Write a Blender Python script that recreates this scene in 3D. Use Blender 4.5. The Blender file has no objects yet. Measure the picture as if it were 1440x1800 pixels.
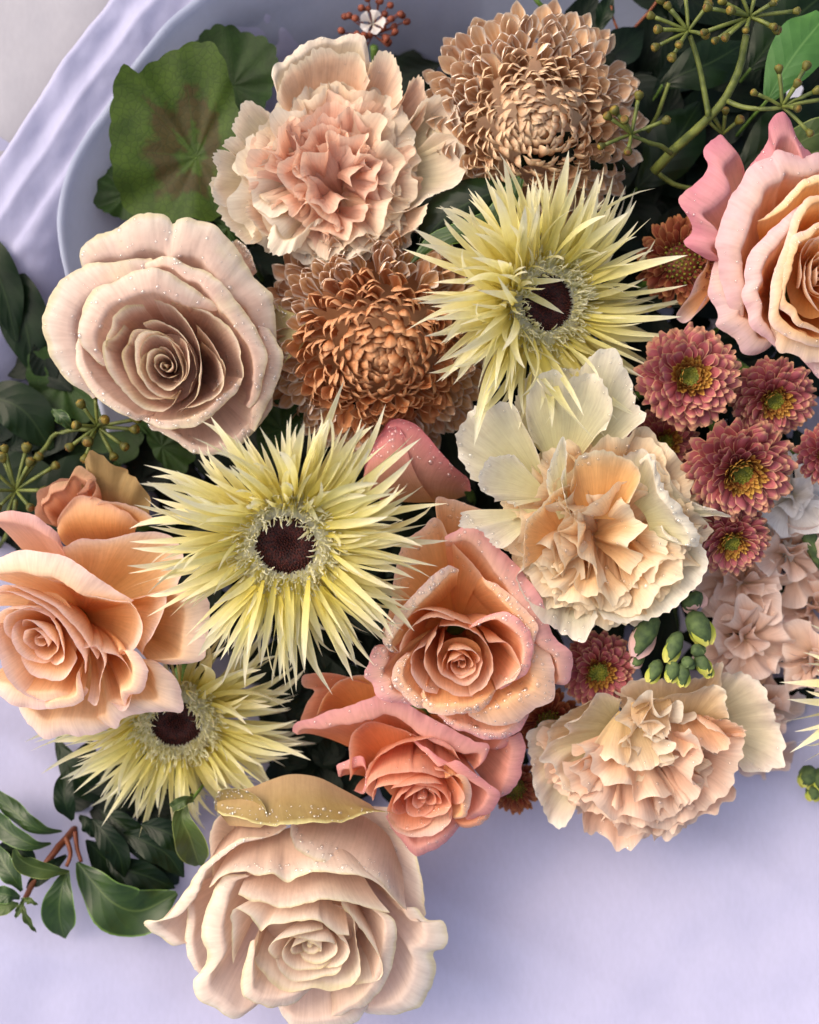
import bpy, math, random
import numpy as np
from mathutils import Matrix, Vector, noise
random.seed(7); np.random.seed(7)
S = bpy.context.scene
COL = S.collection
# ------------------------------------------------------------------ camera, sky, sun, exposure
CAMZ, REFZ, PPC = 82.0, 12.0, 36.0            # camera height, reference plane (cm), photo pixels per cm on that plane
cd = bpy.data.cameras.new('camera'); cam = bpy.data.objects.new('camera', cd); COL.objects.link(cam)
cam.location = (0, 0, CAMZ*.01); cd.sensor_fit = 'VERTICAL'; cd.sensor_height = 36
cd.lens = 36*70/50.0; cd.clip_start = .02; cd.clip_end = 50
cd.dof.use_dof = True; cd.dof.focus_distance = .69; cd.dof.aperture_fstop = 5.6
S.camera = cam
w = bpy.data.worlds.new('World'); S.world = w; w.use_nodes = True
nt = w.node_tree; sky = nt.nodes.new('ShaderNodeTexSky'); sky.sky_type = 'NISHITA'; sky.sun_disc = False
SUN_EL, SUN_AZ = math.radians(46), math.radians(-62)     # azimuth from +Y, clockwise positive: light from the upper left
sky.sun_elevation = SUN_EL; sky.sun_rotation = SUN_AZ
sky.air_density = 1.0; sky.dust_density = 7.0; sky.ozone_density = .8
bg = nt.nodes['Background']; nt.links.new(sky.outputs[0], bg.inputs[0]); bg.inputs[1].default_value = .15
sd = bpy.data.lights.new('sun', 'SUN'); sd.energy = 1.3; sd.angle = math.radians(105); sd.color = (1, .95, .88)
so = bpy.data.objects.new('sun', sd); COL.objects.link(so)
dirv = Vector((math.sin(SUN_AZ)*math.cos(SUN_EL), math.cos(SUN_AZ)*math.cos(SUN_EL), math.sin(SUN_EL)))
so.rotation_euler = dirv.to_track_quat('Z', 'Y').to_euler(); so.location = dirv*2
S.view_settings.view_transform = 'Standard'; S.view_settings.look = 'None'; S.view_settings.exposure = 0.58
S.view_settings.gamma = 1

# ------------------------------------------------------------------ helpers
def lin(h):
    c = [int(h[i:i+2], 16)/255 for i in (0, 2, 4)]
    return tuple((x/12.92 if x <= .04045 else ((x+.055)/1.055)**2.4) for x in c)
def W(px, py, z):
    s = (CAMZ-z)/70/PPC
    return np.array([(px-720)*s, (900-py)*s, z])
def T(x0, y0, sc): return lambda p: (x0+p[0]/sc, y0+p[1]/sc)
ID = T(0, 0, 1)
def vnoise(p): return noise.noise(Vector(p))
def mesh_from(verts, faces, uvs=None, mats=(), smooth=True, name='mesh'):
    me = bpy.data.meshes.new(name)
    me.from_pydata((np.asarray(verts)*.01).tolist(), [], [tuple(f) for f in faces])
    if uvs is not None:
        ul = me.uv_layers.new(name='uv')
        li = np.empty(len(me.loops), dtype=np.int32); me.loops.foreach_get('vertex_index', li)
        ul.data.foreach_set('uv', np.asarray(uvs, dtype=np.float32)[li].ravel())
    if smooth: me.polygons.foreach_set('use_smooth', [True]*len(me.polygons))
    for m in mats: me.materials.append(m)
    return me
def grid_faces(nv, nu, off=0, wrap=False):
    F = []
    for j in range(nv-1):
        for i in range(nu if wrap else nu-1):
            a = off+j*nu+i; b = off+j*nu+(i+1) % nu
            F.append((a, b, b+nu, a+nu))
    return F
def link(name, me, parent=None, M=None, kind=None):
    o = bpy.data.objects.new(name, me); COL.objects.link(o)
    if parent: o.parent = parent
    if M is not None: o.matrix_basis = M
    if kind: o['kind'] = kind
    return o
def thing(name, label, cat, loc, group=None):
    o = bpy.data.objects.new(name, None); COL.objects.link(o); o.empty_display_size = .01
    o.location = np.asarray(loc)*.01; o['label'] = label; o['category'] = cat
    if group: o['group'] = group
    return o
def part(name, V, F, UV, mat, parent, base, kind=None):
    return link(name, mesh_from(np.asarray(V)-base, F, UV, (mat,), name=name), parent, kind=kind)
def resample(pts, n):
    pts = np.asarray(pts, float)
    m = len(pts)
    if m == 1: return np.repeat(pts, n, 0)
    if m == 2:
        t = np.linspace(0, 1, n)[:, None]; return pts[0]*(1-t)+pts[1]*t
    P = np.vstack([2*pts[0]-pts[1], pts, 2*pts[-1]-pts[-2]])
    out = []
    K = 14
    for i in range(m-1):
        p0, p1, p2, p3 = P[i], P[i+1], P[i+2], P[i+3]
        for k in range(K):
            t = k/K
            out.append(.5*((2*p1)+(p2-p0)*t+(2*p0-5*p1+4*p2-p3)*t*t+(3*p1-p0-3*p2+p3)*t**3))
    out.append(pts[-1]); out = np.array(out)
    d = np.r_[0, np.cumsum(np.linalg.norm(np.diff(out[:, :2], axis=0), axis=1)+1e-6)]
    s = np.linspace(0, d[-1], n)
    return np.stack([np.interp(s, d, out[:, k]) for k in range(out.shape[1])], 1)
def frame(axis):
    a = np.asarray(axis, float); a = a/np.linalg.norm(a)
    r = np.array([1., 0, 0]) if abs(a[0]) < .9 else np.array([0, 1., 0])
    x = r-a*(r@a); x /= np.linalg.norm(x); y = np.cross(a, x)
    return x, y, a
def mat4(X, Y, Z, P, s=1.0, sx=None):
    M = Matrix.Identity(4)
    sx = s if sx is None else sx
    for i in range(3):
        M[i][0] = X[i]*sx; M[i][1] = Y[i]*s; M[i][2] = Z[i]*s; M[i][3] = P[i]*.01
    return M
def tube(pts, rad, n=8, cap=True):
    pts = np.asarray(pts, float); rad = np.broadcast_to(np.asarray(rad, float), (len(pts),))
    V = []; F = []
    for i, p in enumerate(pts):
        t = pts[min(i+1, len(pts)-1)]-pts[max(i-1, 0)]
        x, y, a = frame(t)
        for k in range(n):
            th = 2*math.pi*k/n
            V.append(p+rad[i]*(math.cos(th)*x+math.sin(th)*y))
    F = grid_faces(len(pts), n, wrap=True)
    if cap: F += [tuple(range(n-1, -1, -1)), tuple(range(len(V)-n, len(V)))]
    uv = [(k/n, i/max(1, len(pts)-1)) for i in range(len(pts)) for k in range(n)]
    return V, F, uv
def lathe(p, axis, prof, n=10):
    x, y, a = frame(axis); V = []
    for r, h in prof:
        for k in range(n):
            th = 2*math.pi*k/n; V.append(p+a*h+r*(math.cos(th)*x+math.sin(th)*y))
    F = grid_faces(len(prof), n, wrap=True)
    F += [tuple(range(n-1, -1, -1)), tuple(range(len(V)-n, len(V)))]
    uv = [(k/n, i/(len(prof)-1)) for i in range(len(prof)) for k in range(n)]
    return V, F, uv
class Join:
    def __init__(s): s.V = []; s.F = []; s.U = []
    def add(s, V, F, U):
        o = len(s.V); s.V += list(V); s.F += [tuple(i+o for i in f) for f in F]; s.U += list(U)

# ------------------------------------------------------------------ materials
def nodes(name):
    m = bpy.data.materials.new(name); m.use_nodes = True; t = m.node_tree; t.nodes.clear()
    N = lambda ty, **k: _n(t, ty, k)
    return m, t, N
def _n(t, ty, k):
    n = t.nodes.new(ty)
    for a, b in k.items(): setattr(n, a, b)
    return n
def ramp(t, stops, interp='LINEAR'):
    r = t.nodes.new('ShaderNodeValToRGB'); r.color_ramp.interpolation = interp
    e = r.color_ramp.elements
    while len(e) < len(stops): e.new(.5)
    for el, (p, c) in zip(e, stops):
        el.position = p; el.color = (*(lin(c) if isinstance(c, str) else c), 1)
    return r
def petal_mat(name, stops, edge=None, edge_w=.12, stripe=None, stripe_amt=.5, stripe_n=9, trans=.3, rough=.5, spec=.3, vein=.3, var=.08,
              blotch=None, blotch_amt=.5, back=None, sheen=0, fine=.15, speck=0):
    """colour along v (base to tip), optional pale side edges, lengthwise stripes, blotches and a different reverse side"""
    m, t, N = nodes(name); L = t.links.new
    uv = N('ShaderNodeUVMap'); sp = N('ShaderNodeSeparateXYZ'); L(uv.outputs[0], sp.inputs[0])
    oi = N('ShaderNodeObjectInfo'); geo = N('ShaderNodeNewGeometry'); tc = N('ShaderNodeTexCoord')
    n1 = N('ShaderNodeTexNoise'); n1.inputs['Scale'].default_value = 60; n1.inputs['Detail'].default_value = 4
    L(tc.outputs['Object'], n1.inputs['Vector'])
    a = N('ShaderNodeMath', operation='MULTIPLY_ADD'); L(n1.outputs[0], a.inputs[0]); a.inputs[1].default_value = .22; 
    sub = N('ShaderNodeMath', operation='SUBTRACT'); L(sp.outputs[1], sub.inputs[0]); sub.inputs[1].default_value = .11
    L(sub.outputs[0], a.inputs[2])
    r = ramp(t, stops); L(a.outputs[0], r.inputs[0]); c = r.outputs[0]
    mp = N('ShaderNodeMapping'); mp.inputs['Scale'].default_value = (55, 3, 1); L(uv.outputs[0], mp.inputs[0])
    vn = N('ShaderNodeTexNoise'); vn.inputs['Scale'].default_value = 1; vn.inputs['Detail'].default_value = 3; L(mp.outputs[0], vn.inputs['Vector'])
    def mix(c, fac, col, mode='MIX'):
        x = N('ShaderNodeMix', data_type='RGBA', blend_type=mode)
        if hasattr(fac, 'links'): L(fac, x.inputs[0])
        else: x.inputs[0].default_value = fac
        L(c, x.inputs[6])
        if hasattr(col, 'links'): L(col, x.inputs[7])
        else: x.inputs[7].default_value = (*(lin(col) if isinstance(col, str) else col), 1)
        return x.outputs[2]
    def maprange(src, a0, a1, b0, b1):
        x = N('ShaderNodeMapRange'); L(src, x.inputs[0])
        for i, v in enumerate((a0, a1, b0, b1)): x.inputs[i+1].default_value = v
        return x.outputs[0]
    if blotch:
        n2 = N('ShaderNodeTexNoise'); n2.inputs['Scale'].default_value = 35; n2.inputs['Detail'].default_value = 6
        ofs = N('ShaderNodeVectorMath', operation='ADD'); L(tc.outputs['Object'], ofs.inputs[0]); L(oi.outputs['Random'], ofs.inputs[1])
        L(ofs.outputs[0], n2.inputs['Vector'])
        f = maprange(n2.outputs[0], .54, .68, 0, blotch_amt)
        f2 = N('ShaderNodeMath', operation='MULTIPLY'); L(f, f2.inputs[0]); L(sp.outputs[1], f2.inputs[1])
        c = mix(c, f2.outputs[0], blotch)
    if stripe:
        wv = N('ShaderNodeMath', operation='SINE'); mu = N('ShaderNodeMath', operation='MULTIPLY'); L(sp.outputs[0], mu.inputs[0]); mu.inputs[1].default_value = stripe_n*6.283
        dn = N('ShaderNodeMath', operation='MULTIPLY_ADD'); L(vn.outputs[0], dn.inputs[0]); dn.inputs[1].default_value = 4; L(mu.outputs[0], dn.inputs[2])
        L(dn.outputs[0], wv.inputs[0])
        c = mix(c, maprange(wv.outputs[0], -.2, 1, 0, stripe_amt), stripe)
    if edge:
        e = N('ShaderNodeMath', operation='SUBTRACT'); L(sp.outputs[0], e.inputs[0]); e.inputs[1].default_value = .5
        e2 = N('ShaderNodeMath', operation='ABSOLUTE'); L(e.outputs[0], e2.inputs[0])
        f = maprange(e2.outputs[0], .5-edge_w, .5-edge_w*.3, 0, 1); g = maprange(sp.outputs[1], 1-edge_w*.8, 1, 0, 1)
        mx = N('ShaderNodeMath', operation='MAXIMUM'); L(f, mx.inputs[0]); L(g, mx.inputs[1])
        c = mix(c, mx.outputs[0], edge)
    if back: c = mix(c, geo.outputs['Backfacing'], back)
    c = mix(c, maprange(vn.outputs[0], .35, .75, 0, .17 if vein else 0), (.25, .12, .06), 'MULTIPLY')
    n5 = N('ShaderNodeTexNoise'); n5.inputs['Scale'].default_value = 260; n5.inputs['Detail'].default_value = 6; L(tc.outputs['Object'], n5.inputs['Vector'])
    c = mix(c, maprange(n5.outputs[0], .45, .75, 0, .12), (.55, .42, .34), 'MULTIPLY')
    if speck:
        n6 = N('ShaderNodeTexNoise'); n6.inputs['Scale'].default_value = 150; n6.inputs['Detail'].default_value = 8; n6.inputs['Roughness'].default_value = .7; L(tc.outputs['Object'], n6.inputs['Vector'])
        c = mix(c, maprange(n6.outputs[0], .68, .74, 0, speck), '8c6a44')
    hs = N('ShaderNodeHueSaturation'); L(c, hs.inputs['Color'])
    L(maprange(oi.outputs['Random'], 0, 1, 1-var, 1+var*.6), hs.inputs['Value'])
    L(maprange(oi.outputs['Random'], 0, 1, .5-var*.06, .5+var*.06), hs.inputs['Hue'])
    bn = N('ShaderNodeBump'); bn.inputs['Strength'].default_value = vein; bn.inputs['Distance'].default_value = .0006; L(vn.outputs[0], bn.inputs['Height'])
    fn = N('ShaderNodeTexNoise'); fn.inputs['Scale'].default_value = 520; fn.inputs['Detail'].default_value = 4; L(tc.outputs['Object'], fn.inputs['Vector'])
    b2 = N('ShaderNodeBump'); b2.inputs['Strength'].default_value = fine; b2.inputs['Distance'].default_value = .00035
    L(fn.outputs[0], b2.inputs['Height']); L(bn.outputs[0], b2.inputs['Normal'])
    p = N('ShaderNodeBsdfPrincipled'); L(hs.outputs[0], p.inputs['Base Color']); p.inputs['Roughness'].default_value = rough
    p.inputs['Specular IOR Level'].default_value = spec; L(b2.outputs[0], p.inputs['Normal'])
    if sheen: p.inputs['Sheen Weight'].default_value = sheen
    tr = N('ShaderNodeBsdfTranslucent'); L(hs.outputs[0], tr.inputs[0]); L(b2.outputs[0], tr.inputs['Normal'])
    ms = N('ShaderNodeMixShader'); ms.inputs[0].default_value = trans; L(p.outputs[0], ms.inputs[1]); L(tr.outputs[0], ms.inputs[2])
    o = N('ShaderNodeOutputMaterial'); L(ms.outputs[0], o.inputs[0])
    return m
def leaf_mat(name, c1, c2, vein_c, rough=.35, spec=.5, trans=.15, zone=None, radial=False, nv=7, edge=None, back=None):
    m, t, N = nodes(name); L = t.links.new
    uv = N('ShaderNodeUVMap'); sp = N('ShaderNodeSeparateXYZ'); L(uv.outputs[0], sp.inputs[0]); tc = N('ShaderNodeTexCoord')
    n1 = N('ShaderNodeTexNoise'); n1.inputs['Scale'].default_value = 70; n1.inputs['Detail'].default_value = 5; L(tc.outputs['Object'], n1.inputs['Vector'])
    r = ramp(t, [(.3, c1), (.7, c2)]); L(n1.outputs[0], r.inputs[0]); c = r.outputs[0]
    def mth(op, a, b=None):
        x = N('ShaderNodeMath', operation=op)
        for i, v in enumerate((a, b)):
            if v is None: continue
            if hasattr(v, 'links'): L(v, x.inputs[i])
            else: x.inputs[i].default_value = v
        return x.outputs[0]
    def mixc(c, f, col):
        x = N('ShaderNodeMix', data_type='RGBA'); L(f, x.inputs[0]); L(c, x.inputs[6]); x.inputs[7].default_value = (*lin(col), 1); return x.outputs[2]
    def mr(src, a0, a1, b0, b1):
        x = N('ShaderNodeMapRange'); L(src, x.inputs[0])
        for i, v in enumerate((a0, a1, b0, b1)): x.inputs[i+1].default_value = v
        return x.outputs[0]
    n2 = N('ShaderNodeTexNoise'); n2.inputs['Scale'].default_value = 160; n2.inputs['Detail'].default_value = 3; L(tc.outputs['Object'], n2.inputs['Vector'])
    if zone:
        vv = mth('ADD', sp.outputs[1], mth('MULTIPLY', mth('SUBTRACT', n2.outputs[0], .5), .45))
        # the blotch follows the veins in points
        wv = mth('MULTIPLY', mth('ABSOLUTE', mth('SINE', mth('MULTIPLY', sp.outputs[0], nv*3.1416))), .12)
        vv = mth('ADD', vv, wv)
        f = mth('MULTIPLY', mr(vv, .24, .34, 0, 1), mr(vv, .58, .70, 1, 0))
        c = mixc(c, mth('MULTIPLY', f, .68), zone)
    if radial:
        s = mth('ABSOLUTE', mth('SINE', mth('MULTIPLY', sp.outputs[0], nv*3.1416)))
        wth = mth('MULTIPLY', s, mth('MAXIMUM', sp.outputs[1], .05))
        f = mr(wth, 0.0, .03, .5, 0)
        vo = N('ShaderNodeTexVoronoi', feature='DISTANCE_TO_EDGE'); vo.inputs['Scale'].default_value = 260; L(tc.outputs['Object'], vo.inputs['Vector'])
        net = mr(vo.outputs['Distance'], 0, .12, 1, 0); c = mixc(c, mth('MULTIPLY', net, .35), '1c2a0c'); h = mth('SUBTRACT', s, mth('MULTIPLY', net, .5))
    else:
        u = mth('ABSOLUTE', mth('SUBTRACT', sp.outputs[0], .5))
        f1 = mr(u, .010, .030, .7, 0)
        s = mth('ABSOLUTE', mth('SINE', mth('MULTIPLY', mth('SUBTRACT', sp.outputs[1], mth('MULTIPLY', u, .55)), nv*3.1416)))
        f = mth('MAXIMUM', f1, mr(s, 0, .08, .22, 0)); h = mth('MINIMUM', s, mth('MULTIPLY', u, 8))
    c = mixc(c, f, vein_c)
    if edge:
        u = mth('ABSOLUTE', mth('SUBTRACT', sp.outputs[0], .5)); c = mixc(c, mr(u, .455, .49, 0, .8), edge)
    if back:
        geo = N('ShaderNodeNewGeometry'); c = mixc(c, geo.outputs['Backfacing'], back)
    bm = N('ShaderNodeBump'); bm.inputs['Strength'].default_value = .3; bm.inputs['Distance'].default_value = .0004; L(mth('ADD', h, mth('MULTIPLY', n2.outputs[0], .6)), bm.inputs['Height'])
    p = N('ShaderNodeBsdfPrincipled'); L(c, p.inputs['Base Color']); p.inputs['Roughness'].default_value = rough; p.inputs['Specular IOR Level'].default_value = spec
    L(bm.outputs[0], p.inputs['Normal'])
    tr = N('ShaderNodeBsdfTranslucent'); L(c, tr.inputs[0])
    ms = N('ShaderNodeMixShader'); ms.inputs[0].default_value = trans; L(p.outputs[0], ms.inputs[1]); L(tr.outputs[0], ms.inputs[2])
    o = N('ShaderNodeOutputMaterial'); L(ms.outputs[0], o.inputs[0])
    return m
def plain_mat(name, c1, c2, scale=120, rough=.6, spec=.3, bump=.4, sss=0):
    m, t, N = nodes(name); L = t.links.new; tc = N('ShaderNodeTexCoord')
    n = N('ShaderNodeTexNoise'); n.inputs['Scale'].default_value = scale; n.inputs['Detail'].default_value = 5; L(tc.outputs['Object'], n.inputs['Vector'])
    r = ramp(t, [(.35, c1), (.68, c2)]); L(n.outputs[0], r.inputs[0])
    b = N('ShaderNodeBump'); b.inputs['Strength'].default_value = bump; b.inputs['Distance'].default_value = .0008; L(n.outputs[0], b.inputs['Height'])
    p = N('ShaderNodeBsdfPrincipled'); L(r.outputs[0], p.inputs['Base Color']); p.inputs['Roughness'].default_value = rough; p.inputs['Specular IOR Level'].default_value = spec
    L(b.outputs[0], p.inputs['Normal'])
    o = N('ShaderNodeOutputMaterial'); L(p.outputs[0], o.inputs[0]); return m
def paper_mat(name, c, trans=.25):
    m, t, N = nodes(name); L = t.links.new; tc = N('ShaderNodeTexCoord')
    n = N('ShaderNodeTexNoise'); n.inputs['Scale'].default_value = 420; n.inputs['Detail'].default_value = 4
    mp = N('ShaderNodeMapping'); mp.inputs['Scale'].default_value = (1, .45, 1); mp.inputs['Rotation'].default_value = (0, 0, .5); L(tc.outputs['Object'], mp.inputs[0]); L(mp.outputs[0], n.inputs['Vector'])
    n2 = N('ShaderNodeTexNoise'); n2.inputs['Scale'].default_value = 9; n2.inputs['Detail'].default_value = 5; L(tc.outputs['Object'], n2.inputs['Vector'])
    c0 = lin(c); r = ramp(t, [(.3, tuple(x*.95 for x in c0)), (.7, c0)]); L(n.outputs[0], r.inputs[0])
    b = N('ShaderNodeBump'); b.inputs['Strength'].default_value = .12; b.inputs['Distance'].default_value = .0006; L(n.outputs[0], b.inputs['Height'])
    b2 = N('ShaderNodeBump'); b2.inputs['Strength'].default_value = .35; b2.inputs['Distance'].default_value = .004; L(n2.outputs[0], b2.inputs['Height']); L(b.outputs[0], b2.inputs['Normal'])
    n3 = N('ShaderNodeTexNoise', noise_type='RIDGED_MULTIFRACTAL'); n3.inputs['Scale'].default_value = 7; n3.inputs['Detail'].default_value = 5
    mp3 = N('ShaderNodeMapping'); mp3.inputs['Scale'].default_value = (1, 3.2, 1); mp3.inputs['Rotation'].default_value = (0, 0, -.35); L(tc.outputs['Object'], mp3.inputs[0]); L(mp3.outputs[0], n3.inputs['Vector'])
    b3 = N('ShaderNodeBump'); b3.inputs['Strength'].default_value = .75; b3.inputs['Distance'].default_value = .004; L(n3.outputs[0], b3.inputs['Height']); L(b2.outputs[0], b3.inputs['Normal']); b2 = b3
    p = N('ShaderNodeBsdfPrincipled'); L(r.outputs[0], p.inputs['Base Color']); p.inputs['Roughness'].default_value = .75; p.inputs['Specular IOR Level'].default_value = .25
    L(b2.outputs[0], p.inputs['Normal'])
    tr = N('ShaderNodeBsdfTranslucent'); L(r.outputs[0], tr.inputs[0])
    ms = N('ShaderNodeMixShader'); ms.inputs[0].default_value = trans; L(p.outputs[0], ms.inputs[1]); L(tr.outputs[0], ms.inputs[2])
    o = N('ShaderNodeOutputMaterial'); L(ms.outputs[0], o.inputs[0]); return m
def water_mat():
    m, t, N = nodes('water'); L = t.links.new
    tr = N('ShaderNodeBsdfTransparent'); tr.inputs[0].default_value = (.97, .97, .97, 1)
    gl = N('ShaderNodeBsdfGlossy'); gl.inputs['Roughness'].default_value = .08
    fr = N('ShaderNodeFresnel'); fr.inputs[0].default_value = 2.3; ms = N('ShaderNodeMixShader'); ge = N('ShaderNodeNewGeometry'); iv_ = N('ShaderNodeMath', operation='SUBTRACT'); iv_.inputs[0].default_value = 1; L(ge.outputs['Backfacing'], iv_.inputs[1])
    mu = N('ShaderNodeMath', operation='MULTIPLY'); L(fr.outputs[0], mu.inputs[0]); L(iv_.outputs[0], mu.inputs[1]); L(mu.outputs[0], ms.inputs[0]); L(tr.outputs[0], ms.inputs[1]); L(gl.outputs[0], ms.inputs[2])
    o = N('ShaderNodeOutputMaterial'); L(ms.outputs[0], o.inputs[0]); return m
M_STEM = plain_mat('green_stem', '3f5a25', '5f7a35', 90, .5)
M_CALYX = plain_mat('calyx_green', '4a6a2c', '6c8a40', 90, .5)
M_WATER = water_mat()

# ------------------------------------------------------------------ the flower frame and the lofted petal
class Flower:
    def __init__(s, name, label, cat, cpx, z, depth, tilt=(0, 0), group=None, stem=True, calyx=1.2):
        """cpx: where the middle of the bloom shows in the photo; z: its height in cm; tilt: lean of its axis in x and y"""
        s.c = W(*cpx, z); s.z = z
        s.x, s.y, s.a = frame((tilt[0], tilt[1], 1))
        s.base = s.c-s.a*depth
        s.o = thing(name, label, cat, s.base, group); s.petals = []; s.n = 0
        if stem:
            foot = np.array([s.base[0]*.35, s.base[1]*.35, -19.])
            mid = s.base-s.a*3.5; q = np.array([mid[0]*.8, mid[1]*.8, min(mid[2]-4, -3)])
            P = resample([s.base-s.a*.2, mid, q, foot], 9)
            V, F, U = tube(P, .24, 7); part('stem', V, F, U, M_STEM, s.o, s.base)
            if calyx:
                V, F, U = lathe(s.base, s.a, [(.2, -calyx), (.5*calyx, -.75*calyx), (.62*calyx, -.3*calyx), (.5*calyx, .25)], 12)
                part('calyx', V, F, U, M_CALYX, s.o, s.base)
    def add(s, P, uvv=None, mat=None, name='petal', keep=True):
        nv, nu = P.shape[:2]
        uu, vv = np.meshgrid(np.linspace(0, 1, nu), np.linspace(0, 1, nv) if uvv is None else uvv)
        UV = np.stack([uu, vv], -1).reshape(-1, 2)
        o = part(name, P.reshape(-1, 3), grid_faces(nv, nu), UV, mat, s.o, s.base)
        if keep: s.petals.append(P)
        return o
def wob(P, seed, amp, freq, vpow=1.0):
    nv, nu = P.shape[:2]; Q = P.copy()
    for j in range(nv):
        g = amp*(j/(nv-1))**vpow
        for i in range(nu):
            p = P[j, i]*freq
            Q[j, i, 0] += g*vnoise((p[0]+seed, p[1], p[2])); Q[j, i, 1] += g*vnoise((p[0], p[1]+seed+9, p[2])); Q[j, i, 2] += g*vnoise((p[0], p[1], p[2]+seed+17))
    return Q
def petal(fl, t, rim, mat, z=0, flare=0., lift=.35, kp=.6, ka=.3, base=None, zb=None, bw=.5, drop=.5, ruf=.06, rf=5, serr=0, sn=15, wav=.17, wf=.6,
          nu=0, nv=18, pleat=0, pf=4, r3=None, name='petal', roll=0., edge=.12):
    """a petal lofted from the base of the bloom to its rim; z: height of the rim over the bloom's middle; flare: how far the lip folds back"""
    fl.n += 1; sd = fl.n*3.7+fl.c[0]
    if flare < .42: flare = 0.
    if r3 is None:
        zz = np.broadcast_to(np.asarray(z, float), (len(rim),)) if np.ndim(z) == 0 else np.interp(np.linspace(0, 1, len(rim)), np.linspace(0, 1, len(z)), z)
        R = np.array([W(*t(p), fl.z+q) for p, q in zip(rim, zz)])
    else: R = np.asarray(r3)
    ln = float(np.sum(np.linalg.norm(np.diff(R[:, :2], axis=0), axis=1))); nu = nu or max(18, min(90, int(ln*7)))
    if serr: nu = max(nu, int(min(120, sn*4.5)))
    R = resample(R, nu); uu = np.linspace(0, 1, nu); s = 2*uu-1
    R[:, 2] -= drop*np.abs(s)**4
    if base is None:
        B0 = fl.base.copy()
        if zb is not None: B0 = fl.c+fl.a*zb
        B0 = np.repeat(B0[None], nu, 0)
    else: B0 = resample([W(*t(p[:2]), fl.z+(p[2] if len(p) > 2 else -3)) for p in (base if isinstance(base, list) else [base, base])], nu)
    a = fl.a; D = R-B0; H = D@a; O = D-H[:, None]*a; d = np.linalg.norm(O, axis=1)
    dd = np.maximum(d, .25); o = O/np.maximum(d, 1e-4)[:, None]
    om = o.mean(0); om /= max(1e-6, np.linalg.norm(om))
    o = np.where((d < .25)[:, None], om, o)
    B = B0+o*np.minimum(bw, dd*.5)[:, None]
    D = R-B; H = D@a; d = np.linalg.norm(D-H[:, None]*a, axis=1)
    # rim detail
    rn = np.array([vnoise((x*ln*.45, sd, 0))+.5*vnoise((x*ln*1.3, sd, 2)) for x in uu]); rn2 = np.array([vnoise((x*ln*.6, sd, 5)) for x in uu])
    rn3 = np.array([vnoise((x*ln*1.0, sd, 9))+.6*vnoise((x*ln*2.2, sd, 4)) for x in uu])
    if serr:
        saw = np.array([(abs(((x*sn+.9*vnoise((x*7, sd, 3))) % 1)-.5)*2-.6)*(1+.8*vnoise((x*11, sd, 6))) for x in uu])
    nick = np.array([max(0, vnoise((x*ln*2.6, sd, 12))-.15)+.35*vnoise((x*ln*4., sd, 14)) for x in uu])
    R = R+o*(ruf*rn-.10*nick)[:, None]+a*(ruf*1.3*rn2)[:, None]
    fl_ = np.minimum(flare, d*.6)*(1-.75*np.abs(s)**3)
    Hc = H[:, None]*a
    if flare > 0:
        Cx = R-o*fl_[:, None]+a*(.62*lift*(1-.8*np.abs(s)**3))[:, None]
        P1 = B+o*((d-fl_)*kp)[:, None]+Hc*ka
        P2 = Cx-a*.0
    else:
        P1 = B+o*(d*kp)[:, None]+Hc*ka; P2 = B+o*(d*(.90-roll))[:, None]+Hc*.74
    vs = np.linspace(0, 1, nv)**.85; P = np.zeros((nv, nu, 3))
    for j, v in enumerate(vs):
        if flare > 0:      # two arcs: the wall up to the crest, the lip over it
            k = .68
            if v <= k:
                q = v/k; pm = Cx-a*.13*H[:, None]-o*.05*d[:, None]
                P[j] = (1-q)**3*B+3*(1-q)**2*q*P1+3*(1-q)*q*q*pm+q**3*Cx
            else:
                q = (v-k)/(1-k); pm = Cx+a*(.05*fl_)[:, None]+o*(.5*fl_)[:, None]
                P[j] = (1-q)**2*Cx+2*(1-q)*q*pm+q*q*R
        else:
            P[j] = (1-v)**3*B+3*(1-v)**2*v*P1+3*(1-v)*v*v*P2+v**3*R
    if pleat:
        ph2 = np.array([2.2*vnoise((x*3, sd, 1)) for x in uu])
        for j, v in enumerate(vs): P[j] += a*(pleat*1.5*v**1.3*np.sin(uu*pf*6.283+sd+ph2)+pleat*.6*v**2*np.sin(uu*pf*17+sd*2+3*ph2))[:, None]
    if serr:
        g = P[-1]-P[-3]; g /= np.maximum(1e-6, np.linalg.norm(g, axis=1))[:, None]
        for j, v in enumerate(vs):
            if v > .84: P[j] += g*(serr*saw*((v-.84)/.16))[:, None]
    for j, v in enumerate(vs):
        if v > .78: P[j] += (a*1.0+o*.5)*(edge*rn3*((v-.78)/.22)**1.5)[:, None]
    P = wob(P, sd, wav, wf, 1.2)
    fl.add(P, vs, mat, name); return P
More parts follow.
